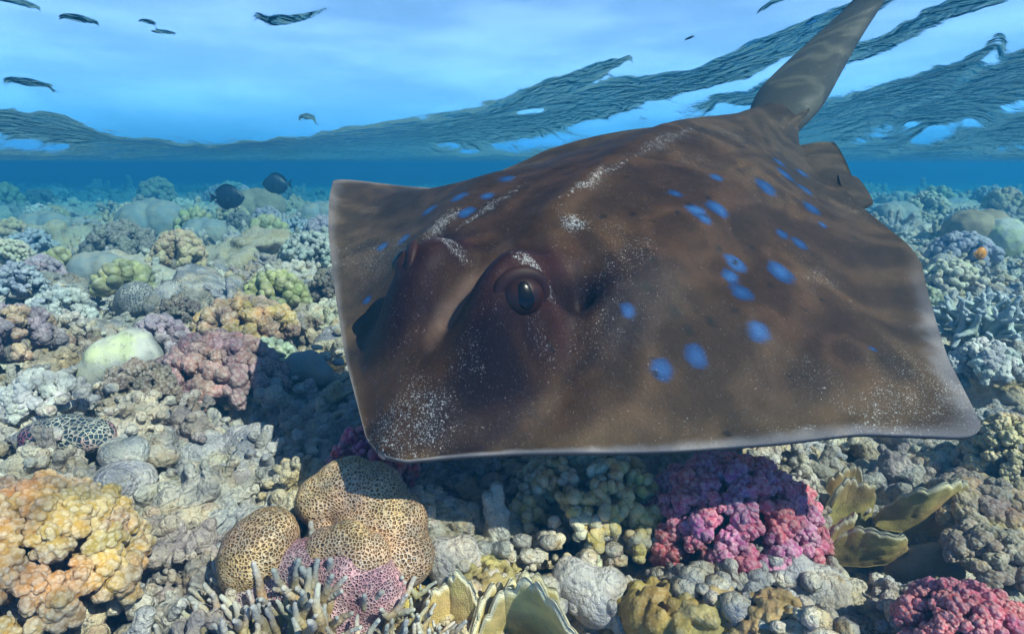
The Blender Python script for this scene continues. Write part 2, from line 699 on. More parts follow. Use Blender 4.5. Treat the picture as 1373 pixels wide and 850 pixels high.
# ------------------------------------------------------------------ the water's own haze
hz = NT('sea_water_haze')
pv = hz.n('VolumePrincipled')
pv.inputs['Color'].default_value = (.02, .15, .31, 1)
pv.inputs['Absorption Color'].default_value = (.085, .53, .93, 1)
pv.inputs['Density'].default_value = .205
pv.inputs['Anisotropy'].default_value = 0.2
hz.l(pv.outputs[0], hz.out.inputs['Volume'])
hb = np.array([(sx, sy, sz) for sx in (-120, 120) for sy in (-60, 130) for sz in (float(gzv.min()) - 1.0, WTOP + .05)], float)
hf = np.array([(0, 1, 3, 2), (4, 6, 7, 5), (0, 4, 5, 1), (2, 3, 7, 6), (0, 2, 6, 4), (1, 5, 7, 3)])
tag(part('haze', mesh_np('haze', hb, hf, hz.m, False)), kind='stuff')

# ------------------------------------------------------------------ stingray
# disc plane fitted to the animal's pose: a = towards the snout, b = across to its left wing, n = up out of its back
def c2w(v):
    v = np.asarray(v, float)
    return np.stack([v[..., 0], v[..., 1] * SP - v[..., 2] * CP, v[..., 1] * CP + v[..., 2] * SP], -1)


A_ = np.array([-.57199852, -.52623864, .62919837])
B_ = np.array([.81902644, -.32445732, .47320519])
N_ = np.array([-.04487084, .78600276, .61659246])
ra_, rb_, rn_ = c2w(A_), c2w(B_), c2w(N_)
RS = 1.18                                                  # overall size of the animal
RC = at(796, 385, 1.05 * RS)
ra_, rb_, rn_ = ra_ * RS, rb_ * RS, rn_ * RS
EDGE_R = np.array([(.466, -.045), (.458, -.018), (.41, .038), (.363, .098), (.255, .252), (.171, .365), (.109, .44), (.068, .512), (.046, .552), (.02, .566), (-.02, .552), (-.111, .519),
                   (-.257, .483), (-.381, .451), (-.427, .425), (-.516, .329), (-.656, .211), (-.76, .140), (-.85, .112)])
EDGE_L = np.array([(.466, -.055), (.458, -.085), (.44, -.112), (.358, -.235), (.259, -.365), (.143, -.505), (.05, -.605), (-.01, -.664), (-.035, -.690), (-.06, -.672), (-.09, -.622), (-.125, -.562), (-.175, -.50),
                   (-.25, -.468), (-.35, -.44), (-.45, -.385), (-.52, -.315), (-.62, -.20), (-.72, -.09), (-.85, -.02)])
MIDL = np.array([(.466, -.05), (0, -.06), (-.3, -.045), (-.6, .0), (-.85, .046)])
HTOP = np.array([(.466, .006), (.43, .022), (.36, .055), (.28, .092), (.2, .125), (.05, .150), (-.15, .155), (-.35, .138), (-.55, .104), (-.72, .074), (-.85, .058)])


def ip(tab, f):
    return np.interp(-f, -tab[:, 0], tab[:, 1])


ND, NTL, NC = 400, 130, 231
s_ = np.linspace(0, 1, ND)
fs = .466 - (.466 + .85) * (s_ ** 1.35)
el_, er_, ml_, ht_ = ip(EDGE_L, fs), ip(EDGE_R, fs), ip(MIDL, fs), ip(HTOP, fs)


def smooth1(a, n):
    k = np.ones(2 * n + 1) / (2 * n + 1)
    return np.convolve(np.pad(a, n, mode='edge'), k, 'valid')


el_, er_, ht_, ml_ = smooth1(el_, 3), smooth1(er_, 3), smooth1(ht_, 12), smooth1(ml_, 12)
cc = np.sin(np.linspace(-1, 1, NC) * math.pi / 2)
FS, CC = np.meshgrid(fs, cc, indexing='ij')
LAT = np.where(CC < 0, ml_[:, None] + CC * (ml_ - el_)[:, None], ml_[:, None] + CC * (er_ - ml_)[:, None])
tl = sm(-.62, -.85, FS)                                   # disc section turns into tail section
prof = (1 - np.abs(CC) ** 2) ** 2.6 * (1 - tl) + np.sqrt(np.maximum(0, 1 - CC ** 2)) * tl
TOP = ht_[:, None] * prof
BOT = -(.35 * ht_[:, None] * prof)
EY = [(.245, .002), (.258, -.158)]                        # eye mounds: (forward, lateral)
d_mid = LAT + .078


def gau(f0, l0, rf, rl):
    return np.exp(-((FS - f0) / rf) ** 2 - ((LAT - l0) / rl) ** 2)


for (f0, l0) in EY:
    side = 1 if l0 > -.08 else -1
    q = np.sqrt(((FS - f0) / .100) ** 2 + ((LAT - l0) / .068) ** 2)
    TOP = TOP + .068 * sm(1.25, .2, q)
    TOP = TOP - .040 * gau(f0 - .088, l0 + side * .055, .030, .024)      # spiracle behind the eye
    TOP = TOP + .012 * gau(f0 - .085, l0 + side * .100, .045, .022)      # its raised lip
    TOP = TOP - .016 * gau(f0 + .02, l0 + side * .095, .05, .03)
TOP = TOP - .016 * gau(.22, -.078, .10, .030)             # dip between the eyes
TOP = TOP + .014 * gau(-.2, -.052, .5, .030)              # back ridge
TOP = TOP + .010 * gau(.0, .13, .3, .05) + .010 * gau(.0, -.25, .3, .05)
pw = np.stack([FS.ravel() * 9, LAT.ravel() * 9, np.zeros(FS.size)], 1)
TOP = TOP + (.0040 * fbm(pw, 3, 81) + .0009 * fbm(pw * 9, 2, 82)).reshape(FS.shape) * np.sqrt(np.clip(prof, 0, 1))
# wings lift and ripple towards their margins
WAVE = .030 * np.sin(FS * 9 + 1.0) * np.abs(CC) ** 3 * (1 - tl) * np.where(CC < 0, 1.0, .35)
WAVE = WAVE * sm(.46, .15, FS)
WAVE = WAVE + np.where(CC > 0, -.010, .0) * np.abs(CC) ** 2 * sm(.46, .15, FS)
EDGE_T = .0035
disc = lambda off: RC + FS[..., None] * ra_ + LAT[..., None] * rb_ + (WAVE + off)[..., None] * rn_
Vt, Vb = disc(TOP + EDGE_T), disc(BOT - EDGE_T)
# tail
c_last = (Vt[-1] + Vb[-1]).mean(0) / 2
tp = [c_last] + [at(x, y, d * RS) for x, y, d in ((1068, 116, 1.60), (1101, 79, 1.70), (1134, 40, 1.74), (1165, 2, 1.74), (1202, -50, 1.70), (1240, -105, 1.62), (1262, -150, 1.50))]
tw = [(er_[-1] - el_[-1]) / 2 * RS] + [k * 1.45 * RS / 818 for k in (47, 38, 28, 21, 16, 10, 2)]
tp = np.array(tp)
tp[1] = .6 * tp[1] + .4 * (c_last - ra_ * .10)
gh = c_last + ra_ * .12
u = np.linspace(0, len(tp) - 1, NTL + 1)[1:]


def cr(Pn, u):
    i = np.clip(np.floor(u).astype(int), 0, len(Pn) - 2)
    t_ = (u - i)
    if Pn.ndim > 1:
        t_ = t_[:, None]
    g = lambda k: Pn[np.clip(k, 0, len(Pn) - 1)]
    p0, p1, p2, p3 = g(i - 1), g(i), g(i + 1), g(i + 2)
    return .5 * (2 * p1 + (p2 - p0) * t_ + (2 * p0 - 5 * p1 + 4 * p2 - p3) * t_ ** 2 + (3 * p1 - p0 - 3 * p2 + p3) * t_ ** 3)


TPc, TWd = cr(np.concatenate([[gh], tp]), u + 1), np.maximum(cr(np.array(tw), u), .002)
hl = np.interp(u, [0, 1.2, 7], [ht_[-1] * .68 * RS, .040 * RS, .004])
tg = np.gradient(np.concatenate([[tp[0]], TPc]), axis=0)[1:]
tg /= np.linalg.norm(tg, axis=1, keepdims=True)
bb = rb_ / RS - tg * (tg @ rb_ / RS)[:, None]
bb /= np.linalg.norm(bb, axis=1, keepdims=True)
nn = np.cross(bb, tg)
nn *= np.sign(nn @ rn_)[:, None]
kf = sm(0, 1.3, u)[:, None]
bb = bb * kf + rb_ / RS * (1 - kf)
nn = nn * kf + rn_ / RS * (1 - kf)
bb /= np.linalg.norm(bb, axis=1, keepdims=True)
nn /= np.linalg.norm(nn, axis=1, keepdims=True)
circ = np.sqrt(np.maximum(0, 1 - cc ** 2))
Tt = TPc[:, None] + (cc[None] * TWd[:, None])[..., None] * bb[:, None] + (circ[None] * hl[:, None] + .002)[..., None] * nn[:, None]
Tb = TPc[:, None] + (cc[None] * TWd[:, None])[..., None] * bb[:, None] - (circ[None] * hl[:, None] + .002)[..., None] * nn[:, None]
VT = np.concatenate([Vt, Tt])
VB = np.concatenate([Vb, Tb])
NS = ND + NTL
Ft = grid_faces(NS, NC)
nV = NS * NC
i_ = np.arange(NS - 1)
side_l = np.stack([i_ * NC, (i_ + 1) * NC, nV + (i_ + 1) * NC, nV + i_ * NC], 1)
side_r = np.stack([i_ * NC + NC - 1, nV + i_ * NC + NC - 1, nV + (i_ + 1) * NC + NC - 1, (i_ + 1) * NC + NC - 1], 1)
j_ = np.arange(NC - 1)
cap0 = np.stack([j_, nV + j_, nV + j_ + 1, j_ + 1], 1)
cap1 = np.stack([(NS - 1) * NC + j_, (NS - 1) * NC + j_ + 1, nV + (NS - 1) * NC + j_ + 1, nV + (NS - 1) * NC + j_], 1)
RAYV = np.concatenate([VT.reshape(-1, 3), VB.reshape(-1, 3)])
# skin colours, in the animal's own coordinates
Tpx, Tpy, Tz = project(VT)
Ff = np.concatenate([FS, np.repeat((-.85 - np.arange(1, NTL + 1) * .006)[:, None], NC, 1)])
Ll = np.concatenate([LAT, np.repeat(cc[None] * .05, NTL, 0)])
Cc = np.concatenate([CC, np.repeat(cc[None], NTL, 0)])
tailm = np.concatenate([np.zeros((ND, NC)), np.ones((NTL, NC))])
du = np.gradient(VT, axis=0)
dv = np.gradient(VT, axis=1)
vn_ = np.cross(du, dv)
vn_ *= np.sign((vn_ @ rn_).mean())
facing = (vn_ * -VT).sum(-1) > 0


def skin_at(px, py):
    d = (Tpx - px) ** 2 + (Tpy - py) ** 2 + np.where(facing, 0, 1e6) + 4e3 * np.maximum(0, Tz - 1.0) * 0
    d = np.where(tailm > 0, 1e9, d)
    near = d < d.min() + 9
    k = np.argmin(np.where(near, Tz, 9))
    return Ff.ravel()[k], Ll.ravel()[k], k


pf = np.stack([Ff.ravel(), Ll.ravel(), np.zeros(nV)], 1)
n1 = fbm(pf * 6, 4, 91)
n2 = fbm(pf * 22, 4, 92)
n3 = fbm(pf * 60, 3, 93)
mixc = lambda c, k, m: c * (1 - m[:, None]) + np.array(k) * m[:, None]
C = np.tile(np.array([.105, .050, .018]), (nV, 1))
C = mixc(C, (.165, .092, .036), sm(-.25, .45, n1))
rimd = np.minimum((1 - np.abs(Cc.ravel())), 1)
fr = Ff.ravel()
lr = Ll.ravel()
C = mixc(C, (.120, .100, .062), .75 * sm(-.15, -.75, fr))
C = mixc(C, (.17, .13, .075), .55 * sm(.30, .05, rimd) * sm(-.6, .0, fr))
C = mixc(C, (.34, .23, .12), .6 * sm(.08, .42, fr) * sm(.05, .25, lr))
C = mixc(C, (.17, .15, .12), .55 * sm(-.1, -.4, lr) * sm(.25, .05, np.abs(fr - .25) * .5))
C = C * (1 + .35 * n2 + .25 * n3)[:, None]


def blob_m(f0, l0, rf, rl, e=.6):
    q = np.sqrt(((fr - f0) / rf) ** 2 + ((lr - l0) / rl) ** 2) + .35 * n2 + .2 * n3
    return sm(1.15, e, q)


mar = (.030, .0085, .006)
for (f0, l0) in EY:
    s = 1 if l0 > -.08 else -1
    C = mixc(C, (.060, .012, .008), .95 * blob_m(f0 - .02, l0 + s * .012, .125, .078))
    C = mixc(C, mar, .9 * blob_m(f0 - .08, l0 + s * .058, .05, .040))
C = mixc(C, mar, .9 * blob_m(.12, .125, .12, .075, .3))
C = mixc(C, mar, .85 * blob_m(.33, .035, .095, .055, .3))
C = mixc(C, (.045, .018, .014), .7 * blob_m(.38, .0, .06, .05, .3))
C = mixc(C, (.42, .28, .22), .8 * blob_m(.235, -.075, .085, .026, .5))
C = mixc(C, (.30, .27, .25), .5 * sm(.055, .0, rimd) * (1 - tailm.ravel()) * sm(-.5, -.2, fr))
C = mixc(C, (.10, .105, .085), .8 * tailm.ravel())
C = np.clip(C * np.where(tailm.ravel()[:, None] > 0, np.array([.50, .52, .55]), np.array([.33, .285, .265])), .003, 1)
C = mixc(C, (.20, .18, .19), np.where(lr < -.1, .45, .75) * sm(.075, .0, rimd + .02 * n3) * (1 - tailm.ravel()) * sm(-.45, -.15, fr))
# blue spots
SPOTS = [(937, 282, 14), (961, 276, 15), (985, 350, 14), (983, 370, 13), (993, 390, 15), (1047, 364, 18), (1015, 441, 14), (935, 477, 14), (890, 494, 14), (1028, 250, 14), (963, 237, 9),
         (905, 256, 8), (1046, 216, 9), (1055, 232, 12), (1077, 230, 9), (1080, 252, 11), (1089, 277, 12), (1050, 313, 9), (1073, 325, 10), (1105, 300, 6), (843, 415, 9), (1170, 466, 5),
         (575, 279, 10), (617, 262, 11), (625, 281, 11), (541, 318, 9), (512, 330, 8), (537, 349, 8), (491, 401, 6), (680, 237, 10), (655, 262, 9), (945, 290, 10)]
for x, y, r in SPOTS:
    f0, l0, k = skin_at(x, y)
    rm = r * Tz.ravel()[k] / FPX / RS * 1.12
    q = np.hypot(fr - f0, lr - l0) / rm + .22 * n3
    C = mixc(C, (.010, .040, .13), .95 * sm(1.02, .80, q))
    C = mixc(C, (.018, .075, .21), .8 * sm(.75, .2, q))
rs = np.random.RandomState(5)
for k in range(70):
    if k < 14:
        f0, l0, _ = skin_at(*[(965, 331), (910, 283), (925, 272), (950, 262), (1010, 330), (985, 415), (925, 440), (880, 350), (870, 385), (905, 420), (955, 430), (1035, 380), (810, 290), (780, 300)][k])
        r = .0075
    else:
        f0, l0, r = rs.uniform(-.5, .25), rs.uniform(-.3, .36), rs.uniform(.0022, .0055)
    q = np.hypot(fr - f0, (lr - l0) * rs.uniform(.8, 1.2)) / r + .3 * n3
    C = mixc(C, (.006, .004, .003), .9 * sm(1.1, .6, q))
# where pale grit and mucus lie on the skin
spk = .34 + .30 * sm(.0, .6, n1)
for x, y, rf, rl, a in ((545, 555, .085, .07, .75), (520, 590, .04, .05, .8), (590, 300, .05, .03, .9), (610, 330, .02, .05, .9), (715, 352, .018, .05, .95), (770, 300, .03, .03, .95), 
                        (730, 460, .03, .04, .6), (840, 340, .10, .06, .55), (800, 420, .08, .05, .5), (620, 480, .04, .04, .55), (1100, 515, .05, .10, .5), (1080, 400, .2, .1, .25),
                        (1180, 562, .012, .12, .7), (960, 585, .012, .12, .45), (500, 560, .05, .03, .5), (540, 460, .06, .04, .4), (500, 275, .05, .05, .5)):
    f0, l0, _ = skin_at(x, y)
    spk = np.maximum(spk, a * sm(1.5, .2, np.sqrt(((fr - f0) / rf) ** 2 + ((lr - l0) / rl) ** 2) + .3 * n2))
for (x0, y0, x1, y1, a, rr_) in ((612, 305, 705, 243, .85, .011), (752, 262, 842, 212, .95, .010), (845, 208, 935, 168, .8, .016), (690, 232, 770, 200, .5, .016), (1000, 575, 1190, 566, .6, .008), (1180, 566, 1290, 560, .55, .008)):
    dmin = np.full(nV, 9.0)
    for q_ in np.linspace(0, 1, 14):
        f0, l0, _ = skin_at(x0 + (x1 - x0) * q_, y0 + (y1 - y0) * q_)
        dmin = np.minimum(dmin, np.hypot(fr - f0, lr - l0) / (rr_ * (.35 + math.sin(math.pi * q_))))
    spk = np.maximum(spk, a * sm(1.8, .1, dmin + .5 * n2 + .25 * n3))
Cfull = np.concatenate([C, mixc(np.tile(np.array([.45, .41, .38]), (nV, 1)), (.05, .035, .025), sm(.10, .03, rimd))])
body = mesh_np('stingray_body', RAYV, np.concatenate([Ft, Ft[:, ::-1] + nV, side_l, side_r, cap0, cap1]))
attr(body, 'skin', Cfull)
attr(body, 'grit', np.concatenate([spk, np.zeros(nV)]))

t = NT('stingray_skin')
pos = t.n('NewGeometry').outputs['Position']
c = t.attr('skin', 'Color')
fine = t.noise(pos, 420, 3, .7)
c = t.mix(t.mapr(fine, .35, .7, 0, .6), c, t.mix(.06, t.mix(1.0, c, (1.5, 1.5, 1.55), 'MULTIPLY'), (.20, .17, .14)))
dots = t.noise(pos, 330, 4, .8)
clump = t.noise(pos, 60, 3, .7)
thr = t.math('SUBTRACT', .72, t.math('MULTIPLY', t.math('MULTIPLY', t.attr('grit'), t.math('ADD', clump, .45)), .24))
sp = t.n('MapRange')
t.put(sp.inputs[0], t.math('SUBTRACT', dots, thr))
sp.inputs[1].default_value, sp.inputs[2].default_value = 0, .06
c = t.mix(t.math('MULTIPLY', sp.outputs[0], .75), c, (.55, .56, .60))
hgt = t.math('ADD', t.noise(pos, 150, 4, .65), t.math('MULTIPLY', sp.outputs[0], .3))
t.bsdf(c, t.mapr(fine, .3, .7, .5, .7), t.bump(hgt, .35, .004), .14)
M['skin'] = t.m
body.materials.append(M['skin'])
RAYLOC = Vector(RC)
ray_root = thing('stingray', 'brown blue-spotted stingray gliding above the coral reef', 'stingray', RAYLOC)
V = verts_of(body)
set_verts(body, V - np.array(RC))
part('body', body, ray_root)


def plain(name, c, rough=.5, spec=.4, nscale=60, amt=.25, dark=(.01, .008, .006)):
    t = NT(name)
    pos = t.n('NewGeometry').outputs['Position']
    n = t.noise(pos, nscale, 4, .65)
    cc_ = t.mix(t.mapr(n, .35, .7, 0, amt), c, dark)
    t.bsdf(cc_, rough, t.bump(n, .2, .004), spec)
    return t.m


def sheet(name, rows, mat, thick=.004, nrm=None):
    """a thick fin: rows of points (n x m), given real thickness along its normal"""
    R = np.array(rows, float)
    nu, nv = R.shape[:2]
    du, dv = np.gradient(R, axis=0), np.gradient(R, axis=1)
    n = np.cross(du, dv)
    n /= np.maximum(np.linalg.norm(n, axis=-1, keepdims=True), 1e-9)
    a, b = R + n * thick / 2, R - n * thick / 2
    Fg = grid_faces(nu, nv)
    k = nu * nv
    Vv = np.concatenate([a.reshape(-1, 3), b.reshape(-1, 3)])
    rim = [(i, 0) for i in range(nu)] + [(nu - 1, j) for j in range(1, nv)] + [(i, nv - 1) for i in range(nu - 2, -1, -1)] + [(0, j) for j in range(nv - 2, 0, -1)]
    id_ = np.array([i * nv + j for i, j in rim])
    nx = np.roll(id_, -1)
    return mesh_np(name, Vv, np.concatenate([Fg, Fg[:, ::-1] + k, np.stack([id_, id_ + k, nx + k, nx], 1)]), mat)


M['fin'] = plain('fin_skin', (.062, .042, .024), .6, .14, 90, .5)
M['eyedark'] = plain('eye_black', (.004, .003, .003), .25, .25, 20, .1)
M['eyeball'] = plain('eye_brown', (.034, .010, .006), .35, .25, 160, .6)
M['lid'] = plain('lid_skin', (.030, .008, .006), .55, .2, 160, .5)


def w2r(p):
    return np.asarray(p) - np.array(RC)


def patch(corners, nu=14, nv=14, bulge=.0):
    (p00, p01, p11, p10) = [np.array(c) for c in corners]
    uu, vv = np.meshgrid(np.linspace(0, 1, nu), np.linspace(0, 1, nv), indexing='ij')
    a_, b_ = uu * 2 - 1, vv * 2 - 1
    k_ = .45
    uu = .5 + .5 * (a_ * (1 - k_) + k_ * a_ * np.sqrt(1 - b_ ** 2 / 2))
    vv = .5 + .5 * (b_ * (1 - k_) + k_ * b_ * np.sqrt(1 - a_ ** 2 / 2))
    uu, vv = uu[..., None], vv[..., None]
    Pp = (1 - uu) * (1 - vv) * p00 + (1 - uu) * vv * p01 + uu * vv * p11 + uu * (1 - vv) * p10
    return Pp + rn_ * (bulge * np.sin(uu * math.pi) * np.sin(vv * math.pi))


for (crn, bl) in ((((1030, 205, 1.44), (1122, 186, 1.47), (1158, 282, 1.26), (1075, 250, 1.33)), .012),
                  (((1120, 232, 1.34), (1150, 238, 1.36), (1174, 276, 1.28), (1140, 284, 1.24)), .004),
                  (((1036, 182, 1.43), (1062, 160, 1.49), (1091, 142, 1.53), (1050, 192, 1.46)), .004)):
    m_ = sheet('pelvic_fin', patch([w2r(at(q[0], q[1], q[2] * RS)) for q in crn], bulge=bl), M['fin'], .006)
    part('pelvic_fin', m_, ray_root)


def surf_pt(f0, l0):
    k = np.argmin((Ff - f0) ** 2 + (Ll - l0) ** 2 + tailm)
    n = vn_.reshape(-1, 3)[k]
    return VT.reshape(-1, 3)[k], n / np.linalg.norm(n)


V4, F4 = ico(4)
eye_me = mesh_np('eyeball', V4, F4, M['eyeball'])
# pupil: a dark lens cap standing proud of the ball
capv = V4[:, 2] > .80
pm = mesh_np('pupil', V4 * np.array([.42, .60, .22]) + np.array([0, -.05, .80]), F4, M['eyedark'])
# eyelids: a fleshy ring round the ball, heaviest above
uu = np.linspace(0, 2 * math.pi, 56)
ww = np.linspace(0, 2 * math.pi, 14, endpoint=False)
lv = []
for a in uu:
    up_ = .5 + .5 * math.sin(a)
    rad_ = .06 + .19 * up_
    ctr = np.array([math.cos(a) * 1.02, math.sin(a) * (.86 if math.sin(a) > 0 else .80), .02 + .50 * up_])
    e1 = np.array([math.cos(a), math.sin(a), 0])
    e2 = np.array([0, 0, 1.0])
    for w in ww:
        lv.append(ctr + rad_ * (math.cos(w) * e1 * 1.5 + math.sin(w) * e2))
lid_me = mesh_np('eyelid', np.array(lv), grid_faces(56, 14, True), M['lid'])
ef, el0, _ = skin_at(708, 398)
for s in (1, -1):
    p, n = surf_pt(ef, -.078 + s * (el0 + .078))
    out = (rb_ * s * .62 + ra_ * .50 + rn_ * .60) / RS
    z = Vector(out).normalized()
    y = Vector(rn_) - z * z.dot(Vector(rn_))
    y.normalize()
    x = y.cross(z)
    q = Matrix((x, y, z)).transposed().to_quaternion()
    e = part('eye', eye_me, ray_root, w2r(p) - n * .020, q, .036)
    part('pupil', pm, e)
    part('eyelid', lid_me, e)

# ------------------------------------------------------------------ coral building blocks (shared meshes)
def rdir(r, up=0.0):
    v = np.array([r.gauss(0, 1), r.gauss(0, 1), r.gauss(0, 1)])
    v /= np.linalg.norm(v)
    if up and v[2] < -up:
        v[2] = -v[2]
    return v


def warts(scale, h, nz=0.0, nzs=6, seed=0):
    def f(V, N):
        w = worley3(V * scale, seed)
        k = np.clip(1 - w / .62, 0, 1)
        k = np.sqrt(k)
        d = h * k
        if nz:
            d = d + nz * fbm(V * nzs, 3, seed + 3)
        return d, k * sm(-.2, .9, V[:, 2] / max(1e-6, V[:, 2].max()))
    return f


def rough(nz, nzs, seed):
    def f(V, N):
        d = nz * fbm(V * nzs, 4, seed, .6)
        w = worley3(V * nzs * 1.3, seed + 9)
        d = d + nz * .7 * (np.sqrt(np.clip(1 - w / .7, 0, 1)) - .4)
        return d, sm(.0, 1.0, d / nz)
    return f


def lobe_mesh(seed, mat, fat=1.0, wart=.055, wscale=7.5, top=7, vox=.024):
    r = random.Random(seed)
    b = [(0, 0, .0, .15 * fat), (r.uniform(-.04, .04), r.uniform(-.04, .04), .14, .15 * fat), (r.uniform(-.06, .06), r.uniform(-.06, .06), .28, .18 * fat), (0, 0, .44, .24 * fat)]
    for k in range(top):
        a = k * 2.4 + r.uniform(-.4, .4)
        rad = .30 * math.sqrt(k / top) * r.uniform(.9, 1.35)
        b.append((math.cos(a) * rad, math.sin(a) * rad, .60 + .22 * (1 - k / top) + r.uniform(-.08, .08), r.uniform(.15, .21) * fat))
    return blob('coral_lobe', b, vox, mat, 2, warts(wscale, wart, .02, 5, seed))


LOBES = [lobe_mesh(100 + k, M['coral'], .9) for k in range(4)]
FATLOBES = [lobe_mesh(120 + k, M['coral'], 1.25, .035, 8, 5) for k in range(3)]
KNOBS = [lobe_mesh(140 + k, M['coral'], .8, .085, 3.6, 5) for k in range(3)]


def ball_mesh(seed):
    r = random.Random(seed)
    return blob('coral_knob', [(0, 0, .0, .4), (0, 0, .35, .42), (r.uniform(-.1, .1), r.uniform(-.1, .1), .62, .40)], .07, M['coral'], 3, warts(4, .02, .03, 3, seed))


BALLS = [ball_mesh(160 + k) for k in range(3)]


def finger_mesh(seed, fork=True):
    r = random.Random(seed)
    b = []

    def chain(p, d, n, r0, r1, step):
        p = np.array(p, float)
        d = np.array(d, float)
        for k in range(n):
            q = k / max(1, n - 1)
            b.append((*p, r0 + (r1 - r0) * q))
            d = d + np.array([r.gauss(0, .12), r.gauss(0, .12), .05])
            d /= np.linalg.norm(d)
            p = p + d * step
        return p, d
    p, d = chain((0, 0, 0), (0, 0, 1), 8, .085, .07, .055)
    if fork:
        a = r.uniform(0, 6.28)
        for s in (1, -1):
            chain(p, (math.cos(a) * s * .55, math.sin(a) * s * .55, .8), r.randint(7, 10), .066, .040, .055)
    else:
        chain(p, d, 10, .068, .042, .055)
    return blob('finger', b, .026, M['finger'], 2, lambda V, N: (.006 * fbm(V * 12, 2, seed), sm(.55, 1.0, V[:, 2] / V[:, 2].max()) * .9))


FINGERS = [finger_mesh(180 + k, k % 2 == 0) for k in range(5)]


def rubble_mesh(kind, seed):
    r = random.Random(seed)
    b = []
    vox = .034
    if kind == 'knob':
        b.append((0, 0, .0, .40, 1, .85, .60))
        for k in range(7):
            d = rdir(r, .1)
            b.append((d[0] * .42, d[1] * .36, .02 + d[2] * .26, r.uniform(.14, .22)))
        for k in range(46):
            d = rdir(r, .0)
            q0, q1 = r.uniform(.38, .46), r.uniform(.52, .76)
            s_ = r.uniform(.05, .10)
            for q in (q0, (q0 + q1) / 2, q1):
                b.append((d[0] * q, d[1] * q * .88, .03 + d[2] * q * .72, s_ * (.75 if q < q1 else 1.15)))
        dp = rough(.022, 8, seed)
        vox = .026
    elif kind == 'antler':
        b.append((0, 0, -.05, .4, 1.2, 1.0, .5))
        for k in range(13):
            d = rdir(r, -.2)
            d[2] = abs(d[2]) * 1.1 + .15
            d /= np.linalg.norm(d)
            p = np.array([r.uniform(-.35, .35), r.uniform(-.3, .3), 0])
            n = r.randint(4, 8)
            for q in range(n):
                b.append((*p, .125 - .05 * q / n + r.uniform(-.01, .025)))
                p = p + d * .085 + np.array([r.gauss(0, .015), r.gauss(0, .015), 0])
            b.append((*p, r.uniform(.08, .12)))
        dp = rough(.026, 8, seed)
        vox = .027
    elif kind == 'boulder':
        b.append((0, 0, 0, .52, 1, .9, .75))
        for k in range(4):
            d = rdir(r, .1)
            b.append((d[0] * .4, d[1] * .35, d[2] * .26, r.uniform(.22, .36)))
        dp = rough(.022, 5, seed)
        vox = .04
    elif kind == 'grain':
        b.append((0, 0, -.02, .5, 1.1, .95, .5))
        for k in range(110):
            d = rdir(r, .05)
            b.append((d[0] * .58, d[1] * .51, abs(d[2]) * .29, r.uniform(.05, .085)))
        dp = rough(.016, 9, seed)
        vox = .022
    elif kind == 'shelf':
        for k in range(4):
            a = r.uniform(0, 6.28)
            b.append((math.cos(a) * .22, math.sin(a) * .2, -.1 + k * .11, .45 - .05 * k, 1, .85, .17))
        for k in range(30):
            a = r.uniform(0, 6.28)
            q = r.uniform(.2, .55)
            b.append((math.cos(a) * q, math.sin(a) * q * .85, .02 + r.uniform(0, .26) * (1 - q), r.uniform(.06, .13)))
        dp = rough(.03, 7, seed)
    return blob('rubble_' + kind, b, vox, M['rubble'], 1, dp)


RUB = {k: [rubble_mesh(k, 200 + 10 * i + j) for j in range(n)] for i, (k, n) in enumerate((('knob', 5), ('antler', 4), ('boulder', 3), ('grain', 2), ('shelf', 3)))}


def dome_mesh(name, seed, mat, balls, nz=.02, vox=.03, sm_=6):
    return blob(name, balls, vox, mat, sm_, lambda V, N: (nz * fbm(V * 2.2, 3, seed), None))


taken = []          # (x, y, radius) of the named colonies
marks = []          # (x, y, phrase)


def place(px, py, wpx, sink=.0):
    """ground point under a colony whose foot is seen at px, py and whose width in the photo is wpx; returns location and width in metres"""
    p, d = G(px, py)
    w = wpx * d / FPX
    taken.append((p.x, p.y, w * .5))
    return p - Vector((0, 0, sink * w)), w


core_me = blob('coral_core', [(0, 0, 0, .5, 1, 1, .8), (.15, .1, .1, .3), (-.2, -.05, .05, .3)], .06, M['rubble'], 3, rough(.03, 5, 77))


def colony(name, label, cat, loc, w, h, protos, n, colr, lobe=.3, group=None, flat=1.0, part_name='lobe', colr2=None, mat=None, spread=.95, thin=1.0):
    """lobes crowded over a low core, each pointing outward"""
    t_ = thing(name, label, cat, loc, group)
    part('core', core_me, t_, (0, 0, h * .12), Quaternion((0, 0, 1), rnd.uniform(0, 6)), (w * .50, w * .50 * flat, h * .60), (.16, .12, .10))
    ga = math.pi * (3 - math.sqrt(5))
    for k in range(n):
        q = (k + .5) / n
        th = math.acos(1 - q * spread)
        ph = k * ga + rnd.uniform(-.25, .25)
        d = Vector((math.sin(th) * math.cos(ph), math.sin(th) * math.sin(ph) * flat, math.cos(th)))
        s = lobe * w * rnd.uniform(.85, 1.3)
        base = Vector((d.x * w * .5, d.y * w * .5, d.z * h * .82)) - d.normalized() * s * .66
        dd = (d + Vector((rnd.gauss(0, .15), rnd.gauss(0, .15), .35 + rnd.gauss(0, .1)))).normalized()
        cl = colr if colr2 is None or rnd.random() > .35 else colr2
        part(part_name, rnd.choice(protos), t_, base, up_to(dd, rnd.uniform(0, 6)), (s * thin * rnd.uniform(.85, 1.2), s * thin * rnd.uniform(.85, 1.2), s), jig(cl), mat)
    return t_


